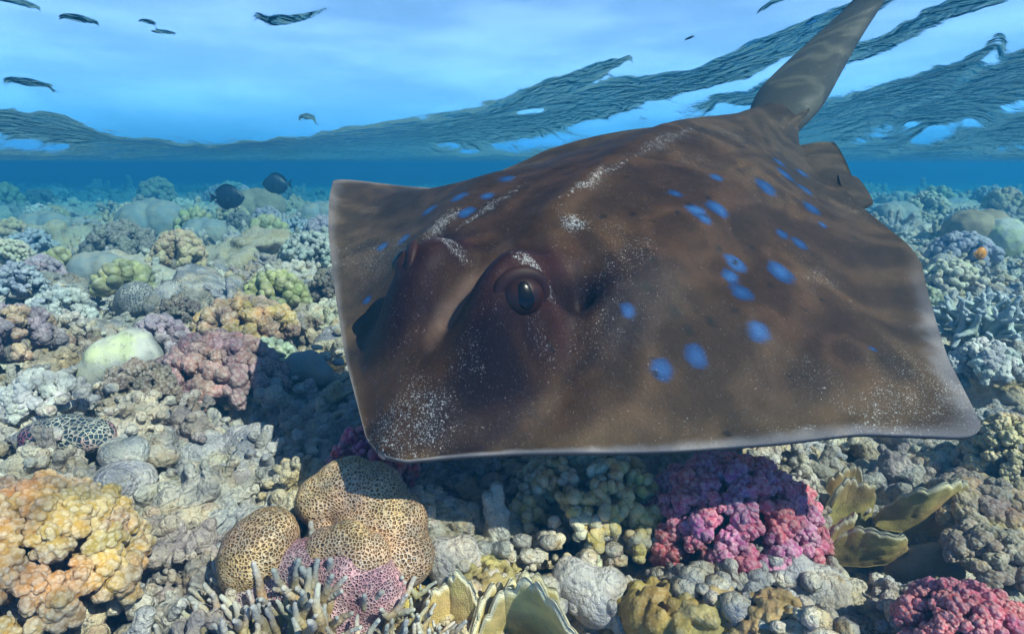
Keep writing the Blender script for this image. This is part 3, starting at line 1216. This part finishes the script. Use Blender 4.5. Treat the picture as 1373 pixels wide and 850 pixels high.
# ------------------------------------------------------------------ the corals that can be told apart
OCHRE, PINK, MAG, CREAM, TAN, PURP, OLIVE, GREENW = (.47, .27, .07), (.60, .10, .17), (.46, .10, .24), (.52, .44, .30), (.42, .26, .13), (.32, .16, .17), (.36, .36, .13), (.46, .52, .36)
CA = 'coral'
p, w = place(58, 800, 235)
colony('cauliflower_coral', 'large ochre cauliflower coral with clubbed lobes beside the honeycomb mounds', CA, p, w, w * .78, LOBES, 70, OCHRE, .25, colr2=(.40, .26, .12))
p, w = place(975, 735, 235)
colony('cauliflower_coral', 'large magenta pink cauliflower coral under the stingray wing', CA, p, w, w * .62, LOBES, 90, PINK, .18, colr2=MAG, flat=.85)
p, w = place(1295, 868, 165)
colony('cauliflower_coral', 'bright pink cauliflower coral beside the cream honeycomb mound', CA, p, w, w * .55, LOBES, 60, (.62, .12, .17), .22)
p, w = place(500, 640, 115)
colony('cauliflower_coral', 'crimson knobbly coral behind the tan honeycomb coral', CA, p, w, w * .70, KNOBS, 40, (.55, .055, .10), .22, colr2=(.45, .05, .14))
p, w = place(300, 535, 165)
colony('cauliflower_coral', 'dusky purple-rose cauliflower coral with thick rounded lobes', CA, p, w, w * .60, FATLOBES, 60, PURP, .20, colr2=(.36, .17, .15), flat=.8)
p, w = place(332, 458, 130)
colony('cauliflower_coral', 'tan knobbed coral just behind the purple-rose coral', CA, p, w, w * .50, FATLOBES, 40, (.42, .26, .15), .22, colr2=(.52, .30, .10), flat=.75)
p, w = place(360, 492, 75)
colony('knob_coral', 'small pale green coral of tiny round knobs beside the purple-rose coral', CA, p, w, w * .60, BALLS, 60, GREENW, .14, part_name='knob')
p, w = place(372, 415, 85)
colony('knob_coral', 'olive yellow coral of close egg-shaped knobs behind the tan one', CA, p, w, w * .72, BALLS, 56, OLIVE, .17, part_name='knob')
p, w = place(18, 478, 125)
colony('cauliflower_coral', 'mauve grey cauliflower coral with a pale orange patch of lobes', CA, p, w, w * .6, FATLOBES, 44, (.27, .19, .22), .22, colr2=(.45, .28, .16))
p, w = place(785, 705, 200)
colony('knob_coral', 'cream and yellow coral of warty knobs under the stingray', CA, p, w, w * .62, KNOBS, 54, CREAM, .21, colr2=(.58, .40, .12))
p, w = place(1345, 640, 105)
colony('cauliflower_coral', 'pale yellow lobed coral beside the stingray wing tip', CA, p, w, w * .95, LOBES, 44, (.50, .38, .20), .25)
p, w = place(1318, 455, 130)
colony('finger_coral', 'wide bushy coral of pale blue-white stubby fingers', CA, p, w, w * .50, FINGERS, 80, (.40, .44, .40), .30, part_name='finger', mat=M['finger'], thin=1.7)
p, w = place(1288, 352, 75)
colony('finger_coral', 'mauve coral of thick upright fingers near the orange fish', CA, p, w, w * .55, FATLOBES, 24, (.33, .30, .40), .30, part_name='finger')
p, w = place(1225, 430, 90)
colony('knob_coral', 'pale yellow-green knobbed coral behind the stingray wing', CA, p, w, w * .6, KNOBS, 40, (.42, .42, .25), .24)
p, w = place(1312, 700, 120)
colony('knob_coral', 'brown coral of stout smooth knobs beside the mustard plates', CA, p, w, w * .55, FATLOBES, 30, (.42, .27, .14), .32, colr2=(.34, .24, .17))
p, w = place(1330, 765, 110)
colony('knob_coral', 'grey-brown coral of warty thick ridges below the mustard plates', CA, p, w, w * .5, FATLOBES, 22, (.30, .21, .14), .36)

# tan honeycomb coral: four swollen lobes grown together, and the pink one in front
p, w = place(448, 758, 255)
br = thing('brain_coral', 'tan honeycomb coral of swollen lobes folded together', CA, p)
FW = Vector((0, 1, 0))


def lobe_part(parent, name, balls, mat, seed, nz=.012, vox=.0065):
    me = blob(name, balls, vox, mat, 8, lambda V, N: (nz * .5 * fbm(V * 14, 3, seed), None))
    return part(name, me, parent)


W_ = w
lobe_part(br, 'lobe', [(-.33 * W_, -.12 * W_, .15 * W_, .20 * W_, 1.05, 1, 1.05), (-.30 * W_, -.06 * W_, .21 * W_, .16 * W_), (-.38 * W_, -.06 * W_, .05 * W_, .19 * W_)], M['brain'], 1)
lobe_part(br, 'lobe', [(-.10 * W_, .20 * W_, .26 * W_, .15 * W_), (.03 * W_, .24 * W_, .31 * W_, .19 * W_), (.17 * W_, .20 * W_, .27 * W_, .20 * W_), (.30 * W_, .10 * W_, .18 * W_, .19 * W_),
                       (.37 * W_, -.02 * W_, .07 * W_, .17 * W_), (.18 * W_, .10 * W_, .10 * W_, .22 * W_), (-.06 * W_, .05 * W_, .03 * W_, .16 * W_)], M['brain'], 2)
lobe_part(br, 'lobe', [(.02 * W_, -.15 * W_, .20 * W_, .12 * W_), (.12 * W_, -.14 * W_, .23 * W_, .12 * W_), (.22 * W_, -.16 * W_, .17 * W_, .13 * W_), (-.05 * W_, -.18 * W_, .10 * W_, .12 * W_)], M['brain'], 3)
p, w = place(428, 812, 240)
me = blob('brain_coral', [(-.22 * w, 0, .10 * w, .27 * w, 1.1, .7, .85), (-.02 * w, .02 * w, .17 * w, .27 * w, 1.2, .7, .85), (.18 * w, 0, .19 * w, .25 * w, 1.1, .7, .85), (.32 * w, -.02 * w, .12 * w, .18 * w), (0, 0, -.05 * w, .36 * w, 1.3, .7, .8)],
          .0065, M['pinkbrain'], 8, lambda V, N: (.006 * fbm(V * 14, 3, 5), None))
tag(part('brain_coral', me, None, p), 'smooth pinkish lilac honeycomb mound behind the grey finger coral', CA)
p, w = place(92, 590, 122)
me = blob('net_coral', [(-.24 * w, 0, .06 * w, .24 * w, 1.2, 1, .8), (0, 0, .08 * w, .26 * w, 1.3, 1, .8), (.24 * w, 0, .05 * w, .24 * w, 1.2, 1, .8)], .006, M['netbrain'], 8, lambda V, N: (.005 * fbm(V * 14, 3, 6), None))
tag(part('net_coral', me, None, p), 'oblong rose coral with a white netted patch beside the ochre cauliflower coral', CA)
p, w = place(1148, 868, 125)
me = blob('brain_coral', [(-.1 * w, 0, .05 * w, .36 * w, 1, 1, .75), (.18 * w, .05 * w, .03 * w, .30 * w, 1, 1, .7)], .006, M['creambrain'], 8, lambda V, N: (.006 * fbm(V * 12, 3, 7), None))
tag(part('brain_coral', me, None, p), 'low cream honeycomb mound beside the bright pink coral', CA)
p, w = place(186, 418, 56)
me = blob('dome_coral', [(0, 0, .30 * w, .48 * w, 1, 1, .95), (-.2 * w, 0, .2 * w, .36 * w)], .008, M['greybrain'], 8, lambda V, N: (.006 * fbm(V * 12, 3, 8), None))
tag(part('dome_coral', me, None, p), 'round grey stippled boulder coral standing alone on the reef', CA)


def smooth_mat(name, c, c2):
    t = NT(name)
    pos = t.n('NewGeometry').outputs['Position']
    n = t.noise(pos, 9, 3, .6)
    n2 = t.noise(pos, 55, 4, .65)
    cc_ = t.mix(t.mapr(n, .38, .62), c, c2)
    cc_ = t.mix(t.mapr(n2, .52, .72, 0, .6), cc_, (.20, .18, .17))
    h = t.math('ADD', n2, t.math('MULTIPLY', t.voro(pos, 190), .5))
    t.bsdf(cc_, .7, t.bump(h, .35, .006), .25)
    return t.m


M['pale'] = smooth_mat('pale_green_crust', (.55, .56, .34), (.48, .45, .42))
M['greyblue'] = smooth_mat('grey_blue_crust', (.24, .27, .29), (.33, .31, .27))
M['lilac'] = M['rubble']
M['ochre'] = mat_coral('ochre_crust', 230, (.7, .6, .4), .6)
M['brownm'] = smooth_mat('brown_crust', (.27, .20, .13), (.36, .27, .18))


def mound(name, label, px, py, wpx, balls, mat, seed, group=None, vox=.011, nz=.012):
    p, w = place(px, py, wpx)
    me = blob(name, [(a * w, b * w, c * w, r * w, *rest) for a, b, c, r, *rest in balls], max(vox, w * .022), mat, 4, lambda V, N: (nz * fbm(V * 12, 4, seed), None))
    return tag(part(name, me, None, p, None, 1.0, (.50, .46, .50)), label, CA, group)


mound('lobed_coral', 'pale green lumpy mound with rounded shoulders', 168, 505, 105, [(-.1, 0, .2, .36), (.2, 0, .22, .30), (.1, .1, .38, .24), (-.25, -.1, .1, .25), (.28, -.12, .02, .2)], M['pale'], 21)
mound('lobed_coral', 'smooth grey saddle-shaped coral beside a round grey boulder', 410, 508, 70, [(-.15, 0, .25, .3), (.12, 0, .30, .28), (.3, -.05, .1, .26), (-.3, 0, .05, .2)], M['greyblue'], 22)
mound('dome_coral', 'small round grey boulder coral beside the saddle-shaped one', 384, 490, 38, [(0, 0, .35, .5)], M['greyblue'], 23)
mound('lobed_coral', 'lilac grey rock coral with two blunt heads beside the honeycomb coral', 603, 762, 95, [(-.2, 0, .2, .3), (.18, .05, .22, .28), (.0, -.1, .05, .32), (.36, 0, .05, .18)], M['lilac'], 24)
mound('lobed_coral', 'pale rock with a tall rounded knob beside the yellow folds', 785, 800, 110, [(-.18, 0, .28, .26), (.0, .05, .20, .22), (.30, 0, .18, .24), (.1, -.1, .02, .34)], M['lilac'], 25)
mound('lobed_coral', 'olive-brown warty ridge coral near the mustard plates', 1240, 770, 110, [(-.3, 0, .08, .22), (-.1, 0, .18, .22), (.1, 0, .26, .2), (.3, .0, .1, .2)], M['brownm'], 26)
mound('dome_coral', 'big smooth brown dome coral behind the mauve fingers', 1322, 332, 95, [(-.2, .1, .18, .36), (.12, .2, .2, .34), (.3, .1, .12, .3)], M['brownm'], 27)
mound('dome_coral', 'smooth green-brown dome coral near the orange fish', 1342, 338, 58, [(0, 0, .3, .5)], M['pale'], 28)
for (px, py, wp, lb) in ((205, 312, 90, 'broad bluish dome coral beyond the dark knobbed coral'), (275, 322, 60, 'bumpy round coral head far back on the reef'), (60, 318, 70, 'low smooth coral hump far off on the reef'),
                         (345, 290, 75, 'flat-topped coral hump near the two dark fish'), (130, 372, 70, 'long low grey coral hump behind the grey boulder'), (430, 300, 60, 'small far coral hump beside the stingray wing'),
                         (1200, 300, 60, 'far smooth hump just beyond the stingray tail side')):
    mound('dome_coral', lb, px, py, wp, [(-.15, 0, .12, .36), (.18, .05, .15, .34), (.0, .1, .25, .26)], M['greyblue'] if px != 345 else M['brownm'], int(px))
p, w = place(165, 350, 85)
colony('knob_coral', 'dark knobbed coral head on the far reef', CA, p, w, w * .65, FATLOBES, 34, (.14, .12, .10), .26)
p, w = place(420, 355, 80)
colony('knob_coral', 'pale branching coral head beside the stingray wing edge', CA, p, w, w * .6, KNOBS, 34, (.34, .36, .32), .26)

# grey-tan finger coral in the foreground, tips pale
t_ = thing('finger_coral', 'grey-tan staghorn coral with thin bluish tipped fingers in front of the lilac mound', CA, place(420, 850, 200)[0])
t_.location.z += .055
g0 = Vector(t_.location)
for k in range(210):
    x, y = rnd.uniform(-.20, .19), rnd.uniform(-.085, .075)
    s = rnd.uniform(.095, .145) * (1 - .35 * abs(x) / .19)
    d = Vector((x * 3.0 + rnd.gauss(0, .2), y * 2.5 + rnd.gauss(0, .2) - .1, 1)).normalized()
    part('finger', rnd.choice(FINGERS), t_, (x, y, -.03 - .22 * abs(x) + rnd.uniform(-.01, .01)), up_to(d, rnd.uniform(0, 6)), (s * .95, s * .95, s), jig((.46, .33, .16), .15))
part('core', core_me, t_, (0, 0, -.05), None, (.30, .16, .09), (.2, .15, .09))


# mustard plates: upright wavy blades with knobbed pale rims
def blade(w, h, seed, thick=.015, waves=1.3, curl=.3):
    r = random.Random(seed)
    nu, nv = 90, 34
    u = np.linspace(-.5, .5, nu)
    v = np.linspace(0, 1, nv)
    U, Vv = np.meshgrid(u, v, indexing='ij')
    prof_ = (1 - (np.abs(u) * 2) ** 3.2) * (1 + .15 * fbm(np.stack([u * 5, u * 0 + seed, u * 0], 1), 3, seed))
    knob = .09 * np.abs(np.sin(u * 22 + 2 * fbm(np.stack([u * 4, u * 0, u * 0], 1), 2, seed + 1)))
    hh = np.maximum(.12, prof_ + knob)[:, None]
    Yd = curl * .28 * np.sin(U * waves * math.pi * 2 + seed) * (.35 + Vv) * .5
    Yd = Yd + .02 * fbm(np.stack([U.ravel() * 5, Vv.ravel() * 3, U.ravel() * 0 + seed], 1), 3, seed + 2).reshape(U.shape)
    R = np.stack([U * w, Yd * w, Vv * hh * h], -1)
    du, dv = np.gradient(R, axis=0), np.gradient(R, axis=1)
    n = np.cross(du, dv)
    n /= np.linalg.norm(n, axis=-1, keepdims=True)
    th = thick * (1.25 - .45 * Vv)
    th = th * np.sqrt(np.clip(1 - np.clip((Vv - .93) / .07, 0, 1) ** 2, .02, 1))
    a, b = R + n * th[..., None] / 2, R - n * th[..., None] / 2
    Fg = grid_faces(nu, nv)
    k = nu * nv
    rim = [(i, 0) for i in range(nu)] + [(nu - 1, j) for j in range(1, nv)] + [(i, nv - 1) for i in range(nu - 2, -1, -1)] + [(0, j) for j in range(nv - 2, 0, -1)]
    id_ = np.array([i * nv + j for i, j in rim])
    nx = np.roll(id_, -1)
    me = mesh_np('blade', np.concatenate([a.reshape(-1, 3), b.reshape(-1, 3)]), np.concatenate([Fg[:, ::-1], Fg + k, np.stack([id_, nx, nx + k, id_ + k], 1)]), M['fire'])
    tp_ = (sm(.90, 1.0, Vv)).ravel()
    attr(me, 'tip', np.concatenate([tp_, tp_]))
    return me


def plates(label, px, py, wpx, specs, colr):
    p, w = place(px, py, wpx)
    t_ = thing('fire_coral', label, CA, p)
    for k, (dx, dy, dz, ws, hs, yaw, lean, sd) in enumerate(specs):
        q = Quaternion((0, 0, 1), yaw) @ Quaternion((1, 0, 0), lean)
        part('blade', blade(ws * w * 1.15, hs * w * 1.25, sd), t_, (dx * w, dy * w, dz * w), q, 1.0, jig(colr, .08))
    return t_


MUST = (.54, .38, .13)
plates('mustard fan of fire coral touching the magenta pink coral', 1128, 700, 75, [(0, 0, -.1, .95, .85, .15, .25, 3), (.1, .2, 0, .7, .8, -.3, .1, 13)], MUST)
plates('low mustard plate of fire coral with a frilled white rim', 1152, 748, 110, [(0, 0, -.05, 1.0, .50, .05, .45, 4), (-.35, .05, 0, .5, .5, .5, .3, 5)], MUST)
plates('wide mustard blade of fire coral on the dark rock ledge', 1245, 705, 110, [(0, 0, -.05, 1.05, .62, -.15, .3, 6), (.2, -.1, -.1, .5, .4, -.6, .4, 16)], MUST)
plates('pale yellow folded fire coral rising among the ochre lumps', 700, 862, 200, [(-.05, 0, -.12, .62, .55, .35, .2, 7), (.18, -.08, -.12, .7, .62, -.5, .35, 8), (-.28, -.02, -.1, .45, .5, .9, .25, 9), (.02, -.2, -.1, .6, .35, .1, .5, 10)],
       (.64, .48, .17))
plates('small pale yellow folds of fire coral beside the finger coral', 600, 838, 110, [(-.1, 0, -.1, .6, .6, .7, .2, 17), (.2, .02, -.1, .55, .7, -.4, .2, 18)], (.64, .46, .15))

# ------------------------------------------------------------------ rubble and lesser heads, each a thing of its own
RAYPOLY = np.array([(455, 250), (445, 330), (452, 400), (465, 480), (490, 570), (530, 618), (700, 606), (900, 600), (1150, 582), (1315, 592), (1275, 480), (1240, 345), (1160, 280), (1060, 190), (900, 172), (750, 182), (590, 247)])


def inside(px, py, poly=RAYPOLY):
    x0, y0 = poly[:, 0], poly[:, 1]
    x1, y1 = np.roll(x0, -1), np.roll(y0, -1)
    c_ = ((y0 > py) != (y1 > py)) & (px < (x1 - x0) * (py - y0) / (y1 - y0 + 1e-9) + x0)
    return bool(c_.sum() % 2)


KIND = {
    'knob': ('coral_rock', 'knobbly coral rock', 'coral rock', 'knobbly lumps of coral rock', [(.66, .60, .52), (.34, .35, .42), (.50, .36, .16), (.30, .21, .20)]),
    'antler': ('dead_coral', 'branched dead coral chunk', 'dead coral', 'branched chunks of dead coral', [(.24, .25, .32), (.52, .50, .46), (.42, .34, .24)]),
    'boulder': ('reef_boulder', 'rounded crusted boulder', 'boulder', 'rounded boulders of the reef', [(.34, .33, .40), (.52, .46, .34), (.24, .20, .22)]),
    'grain': ('ochre_coral', 'grainy low coral lump', 'coral', 'grainy ochre lumps', [(.40, .27, .07), (.44, .33, .13)]),
    'shelf': ('rock_shelf', 'ragged flat rock shelf', 'rock', 'ragged rock shelves', [(.48, .44, .36), (.27, .27, .31), (.46, .36, .20)]),
}
CNAME = {(.66, .60, .52): 'cream', (.34, .35, .42): 'blue-grey', (.50, .36, .16): 'ochre', (.30, .21, .20): 'dull purple-brown', (.24, .25, .32): 'dark slate', (.52, .50, .46): 'pale grey', (.42, .34, .24): 'tan', (.34, .33, .40): 'blue-grey',
         (.52, .46, .34): 'sandy', (.24, .20, .22): 'dark brown', (.40, .27, .07): 'ochre', (.44, .33, .13): 'straw-yellow', (.48, .44, .36): 'pale', (.27, .27, .31): 'slate grey', (.46, .36, .20): 'tan'}
MARKS = [(58, 760, 'the ochre cauliflower coral'), (975, 720, 'the magenta cauliflower coral'), (1290, 845, 'the bright pink coral'), (500, 630, 'the crimson coral'), (300, 520, 'the purple-rose coral'), (332, 450, 'the tan knobbed coral'),
         (372, 410, 'the olive knobbed coral'), (18, 470, 'the mauve-grey coral'), (785, 690, 'the cream warty coral'), (1345, 620, 'the pale yellow lobed coral'), (1318, 440, 'the blue-white finger coral'), (1288, 345, 'the mauve fingers'),
         (448, 740, 'the tan honeycomb coral'), (92, 580, 'the netted rose coral'), (1148, 850, 'the cream honeycomb mound'), (186, 410, 'the grey stippled boulder'), (168, 495, 'the pale green mound'), (410, 500, 'the grey saddle coral'),
         (603, 750, 'the lilac rock'), (785, 800, 'the tall pale knob'), (1240, 700, 'the mustard blades'), (165, 340, 'the dark knobbed coral'), (205, 305, 'the broad bluish dome'), (345, 285, 'the dark fish'), (60, 315, 'the far low hump'),
         (415, 845, 'the grey-tan finger coral'), (680, 845, 'the pale yellow folds'), (1330, 325, 'the brown dome'), (1200, 298, 'the far hump beyond the stingray'), (700, 560, 'the middle of the stingray'), (240, 640, 'the open rubble slope'),
         (130, 372, 'the long grey hump'), (420, 350, 'the pale branching coral'), (270, 400, 'the long dark ledge'), (130, 268, 'the far reef edge'), (500, 262, 'the far edge behind the stingray wing'), (1290, 275, 'the far edge behind the domes'), (20, 262, 'the farthest reef')]
for mx_, my_, ph_ in MARKS:
    q_ = G(mx_, my_)[0]
    marks.append((q_.x, q_.y, ph_))
# duller heads scattered through the middle distance
HEADS = [('tan', (.46, .32, .17), FATLOBES, 'lobe'), ('blue-grey', (.30, .33, .40), KNOBS, 'knob'), ('olive', (.36, .34, .15), BALLS, 'knob'), ('dull mauve', (.36, .26, .32), FATLOBES, 'lobe'), ('cream', (.58, .50, .36), KNOBS, 'knob'),
         ('dark brown', (.16, .11, .08), LOBES, 'lobe'), ('pale grey', (.52, .50, .48), LOBES, 'lobe')]
r2 = random.Random(77)
used_labels = set()
spots = []
tries = 0
while len(spots) < 40 and tries < 4000:
    tries += 1
    px = r2.choice([r2.uniform(-10, 455), r2.uniform(-10, 455), r2.uniform(1185, 1385)])
    py = 268 + 330 * r2.random() ** 1.35
    if px > 1000 and py > 570 or inside(px, py):
        continue
    wp = (26 + .20 * (py - 240)) * r2.uniform(.8, 1.35)
    p, d = G(px, py)
    w = wp * d / FPX
    if any(math.hypot(p.x - tx, p.y - ty) < tr * 1.0 + w * .45 for tx, ty, tr in taken):
        continue
    near_ = min(marks, key=lambda m: math.hypot(p.x - m[0], p.y - m[1]))[2]
    r2.shuffle(HEADS)
    for cn, cv, pr, pn in HEADS:
        lb = cn + ' rounded coral head of crowded ' + pn + 's by ' + near_
        if lb not in used_labels:
            break
    used_labels.add(lb)
    taken.append((p.x, p.y, w * .5))
    spots.append(p)
    colony('lump_coral', lb, CA, p, w, w * r2.uniform(.55, .85), pr, 22, cv, .34 if pr is not BALLS else .26, 'lesser coral heads', part_name=pn)
count = {}


def rubble(kind, px, py, wpx, color=None, force=False):
    p, d = G(px, py)
    w = wpx * d / FPX
    for (tx, ty, tr) in taken:
        if not force and math.hypot(p.x - tx, p.y - ty) < tr * .85 + w * .16:
            return
    nm, lb, ct, gp, cols = KIND[kind]
    if count.get(kind, 0) >= 290:
        return
    count[kind] = count.get(kind, 0) + 1
    near_ = min(marks, key=lambda m: math.hypot(p.x - m[0], p.y - m[1]))[2]
    clr = color or rnd.choice(cols)
    size = 'small' if w < .09 else 'middling' if w < .15 else 'large'
    lb = size + ' ' + CNAME.get(clr, 'grey') + ' ' + lb + ' by ' + near_
    o = part(nm, rnd.choice(RUB[kind]), None, p - Vector((0, 0, .10 * w)), Quaternion((0, 0, 1), rnd.uniform(0, 6.28)) @ Quaternion((1, 0, 0), rnd.gauss(0, .25)) @ Quaternion((0, 1, 0), rnd.gauss(0, .25)),
             (w * rnd.uniform(.85, 1.2), w * rnd.uniform(.85, 1.2), w * rnd.uniform(.8, 1.25)), jig(clr, .12), M['ochre'] if kind == 'grain' else None)
    tag(o, lb, ct, gp)


for (px, py, wp) in ((545, 800, 60), (590, 810, 55), (655, 770, 75), (620, 790, 50), (900, 825, 130), (965, 835, 120), (860, 835, 100), (1030, 848, 110), (540, 845, 60), (830, 845, 70), (920, 800, 60), (640, 845, 60), (1060, 845, 50)):
    rubble('grain', px, py, wp, None, True)
for (px, py, wp) in ((400, 560, 90), (440, 590, 70), (350, 575, 75), (330, 625, 70), (460, 550, 60), (370, 620, 60), (240, 690, 70), (560, 660, 60), (600, 640, 60)):
    rubble('antler', px, py, wp, (.24, .25, .32), True)
for (px, py, wp) in ((270, 405, 150), (200, 365, 120), (330, 345, 130), (100, 330, 120), (1190, 640, 110), (1080, 620, 100), (420, 385, 90), (60, 385, 110)):
    rubble('shelf', px, py, wp, None, True)
y = 858.0
while y > 252:
    f_ = (y - 215) / 635.0
    step = 13 + 44 * f_
    x = -30 + rnd.uniform(0, step)
    while x < 1400:
        px, py = x + rnd.uniform(-.35, .35) * step, y + rnd.uniform(-.35, .35) * step * .6
        if not (inside(px, py - 6) and rnd.random() < .8):
            k = rnd.choices(['knob', 'antler', 'boulder', 'shelf', 'grain'], [5, 3.0, 1.6, 1.6, .25 if 500 < px < 1100 and py > 700 else 0.02])[0]
            rubble(k, px, py, step * rnd.uniform(.9, 2.1) if k != 'shelf' else step * rnd.uniform(1.5, 2.6))
        x += step * 1.15
    y -= step * .62

# loose bits too small to tell apart
V1, F1 = ico(1)
gv, gf = [], []
ng = 0
rs = np.random.RandomState(9)
for k in range(3600):
    d = .8 * (4.5 / .8) ** rs.rand()
    a = rs.uniform(-.85, .85)
    x, y = d * math.sin(a), d * math.cos(a)
    s = rs.uniform(.006, .020) * (1 + .25 * d)
    gv.append((x, y, s))
gv = np.array(gv)
gzz = gz(gv[:, 0], gv[:, 1]) + ground_fine(gv[:, 0], gv[:, 1])
off = 1 + .35 * fbm(V1 * 1.7, 2, 3)
VV = (V1 * off[:, None])[None] * gv[:, 2][:, None, None] * np.stack([rs.uniform(.7, 1.3, len(gv)), rs.uniform(.7, 1.3, len(gv)), rs.uniform(.6, 1.1, len(gv))], 1)[:, None] + np.stack([gv[:, 0], gv[:, 1], gzz], 1)[:, None]
FF = F1[None] + (np.arange(len(gv)) * len(V1))[:, None, None]
me = mesh_np('coral_gravel', VV.reshape(-1, 3), FF.reshape(-1, 3), M['ground'])
tag(part('coral_gravel', me), kind='stuff')


# ------------------------------------------------------------------ fish
def fish(name, label, px, py, wpx, depth, body_c, facing_right, deep=.56, group=None):
    L = wpx * depth / FPX
    mt = plain(name + '_skin', body_c, .45, .4, 40, .4, tuple(v * .4 for v in body_c))
    mf = plain(name + '_fin', tuple(v * .8 for v in body_c), .5, .3, 40, .4, tuple(v * .4 for v in body_c))
    t_ = thing(name, label, 'fish', Vector(at(px, py, depth)))
    t_.rotation_euler = (0, 0, 0 if facing_right else math.pi)
    nu, nv = 30, 20
    u = np.linspace(0, 1, nu)
    hgt = deep * .5 * L * np.array([max(.02, (math.sin(math.pi * min(1, q) ** .75) ** .75) * (1 - .0 * q)) if q < .86 else 0 for q in u])
    hgt = deep * .5 * L * np.interp(u, [0, .04, .15, .35, .55, .75, .86, .93, 1], [.06, .28, .66, .97, 1.0, .72, .38, .17, .14])
    th_ = np.linspace(0, 2 * math.pi, nv, endpoint=False)
    Vv = np.stack([np.repeat((.42 - u * .78)[:, None] * L, nv, 1), np.cos(th_)[None] * hgt[:, None] * .36, np.sin(th_)[None] * hgt[:, None]], -1)
    fcs = [grid_faces(nu, nv, True)]
    part('body', mesh_np('fish_body', Vv.reshape(-1, 3), fcs + [np.arange(nv)[None, ::-1].copy(), (np.arange(nv) + (nu - 1) * nv)[None]], mt), t_)

    def fin(nm, rows, th=.012):
        part(nm, sheet(nm, np.array(rows) * L, mf, th * L), t_)
    qs = np.linspace(0, 1, 12)
    zt = np.interp(.42 - (.36 - .62 * qs), (.42 - (.42 - u * .78)), hgt / L)
    fin('dorsal_fin', [[(.26 - .55 * q, 0, z * .9) for q, z in zip(qs, np.interp(.16 + .55 * qs, u * .78, hgt / L))], [(.24 - .60 * q, 0, z + .05 * math.sin(math.pi * q) ** .5 + .03 * q) for q, z in zip(qs, np.interp(.16 + .55 * qs, u * .78, hgt / L))]])
    fin('anal_fin', [[(.05 - .34 * q, 0, -z * .9) for q, z in zip(qs, np.interp(.37 + .34 * qs, u * .78, hgt / L))], [(.02 - .38 * q, 0, -z - .05 * math.sin(math.pi * q) ** .5 - .02 * q) for q, z in zip(qs, np.interp(.37 + .34 * qs, u * .78, hgt / L))]])
    fin('tail_fin', [[(-.34, 0, .05 - .10 * q) for q in qs], [(-.42, 0, .09 - .18 * q) for q in qs], [(-.50 + .05 * math.sin(math.pi * q), 0, .15 - .30 * q) for q in qs]])
    for s in (1, -1):
        fin('pectoral_fin', [[(.14, s * .10 * deep * 1.7, .0 - .06 * q) for q in qs], [(.02, s * .15 * deep * 1.7, .03 - .13 * q) for q in qs]])
        e = part('eye', eye_me, t_, (.33 * L, s * .085 * L * deep / .56, .05 * L), None, .022 * L, mat=M['eyedark'])
    return t_


fish('surgeonfish', 'dark blue-black fish with its tail towards the open water', 306, 265, 52, 5.2, (.010, .022, .045), True)
fish('surgeonfish', 'dusky oval fish hovering higher above the far reef', 370, 247, 44, 6.6, (.012, .03, .06), False)
fish('damselfish', 'small orange fish beside the mauve finger coral', 1315, 340, 20, 2.9, (.75, .28, .02), True, .8)
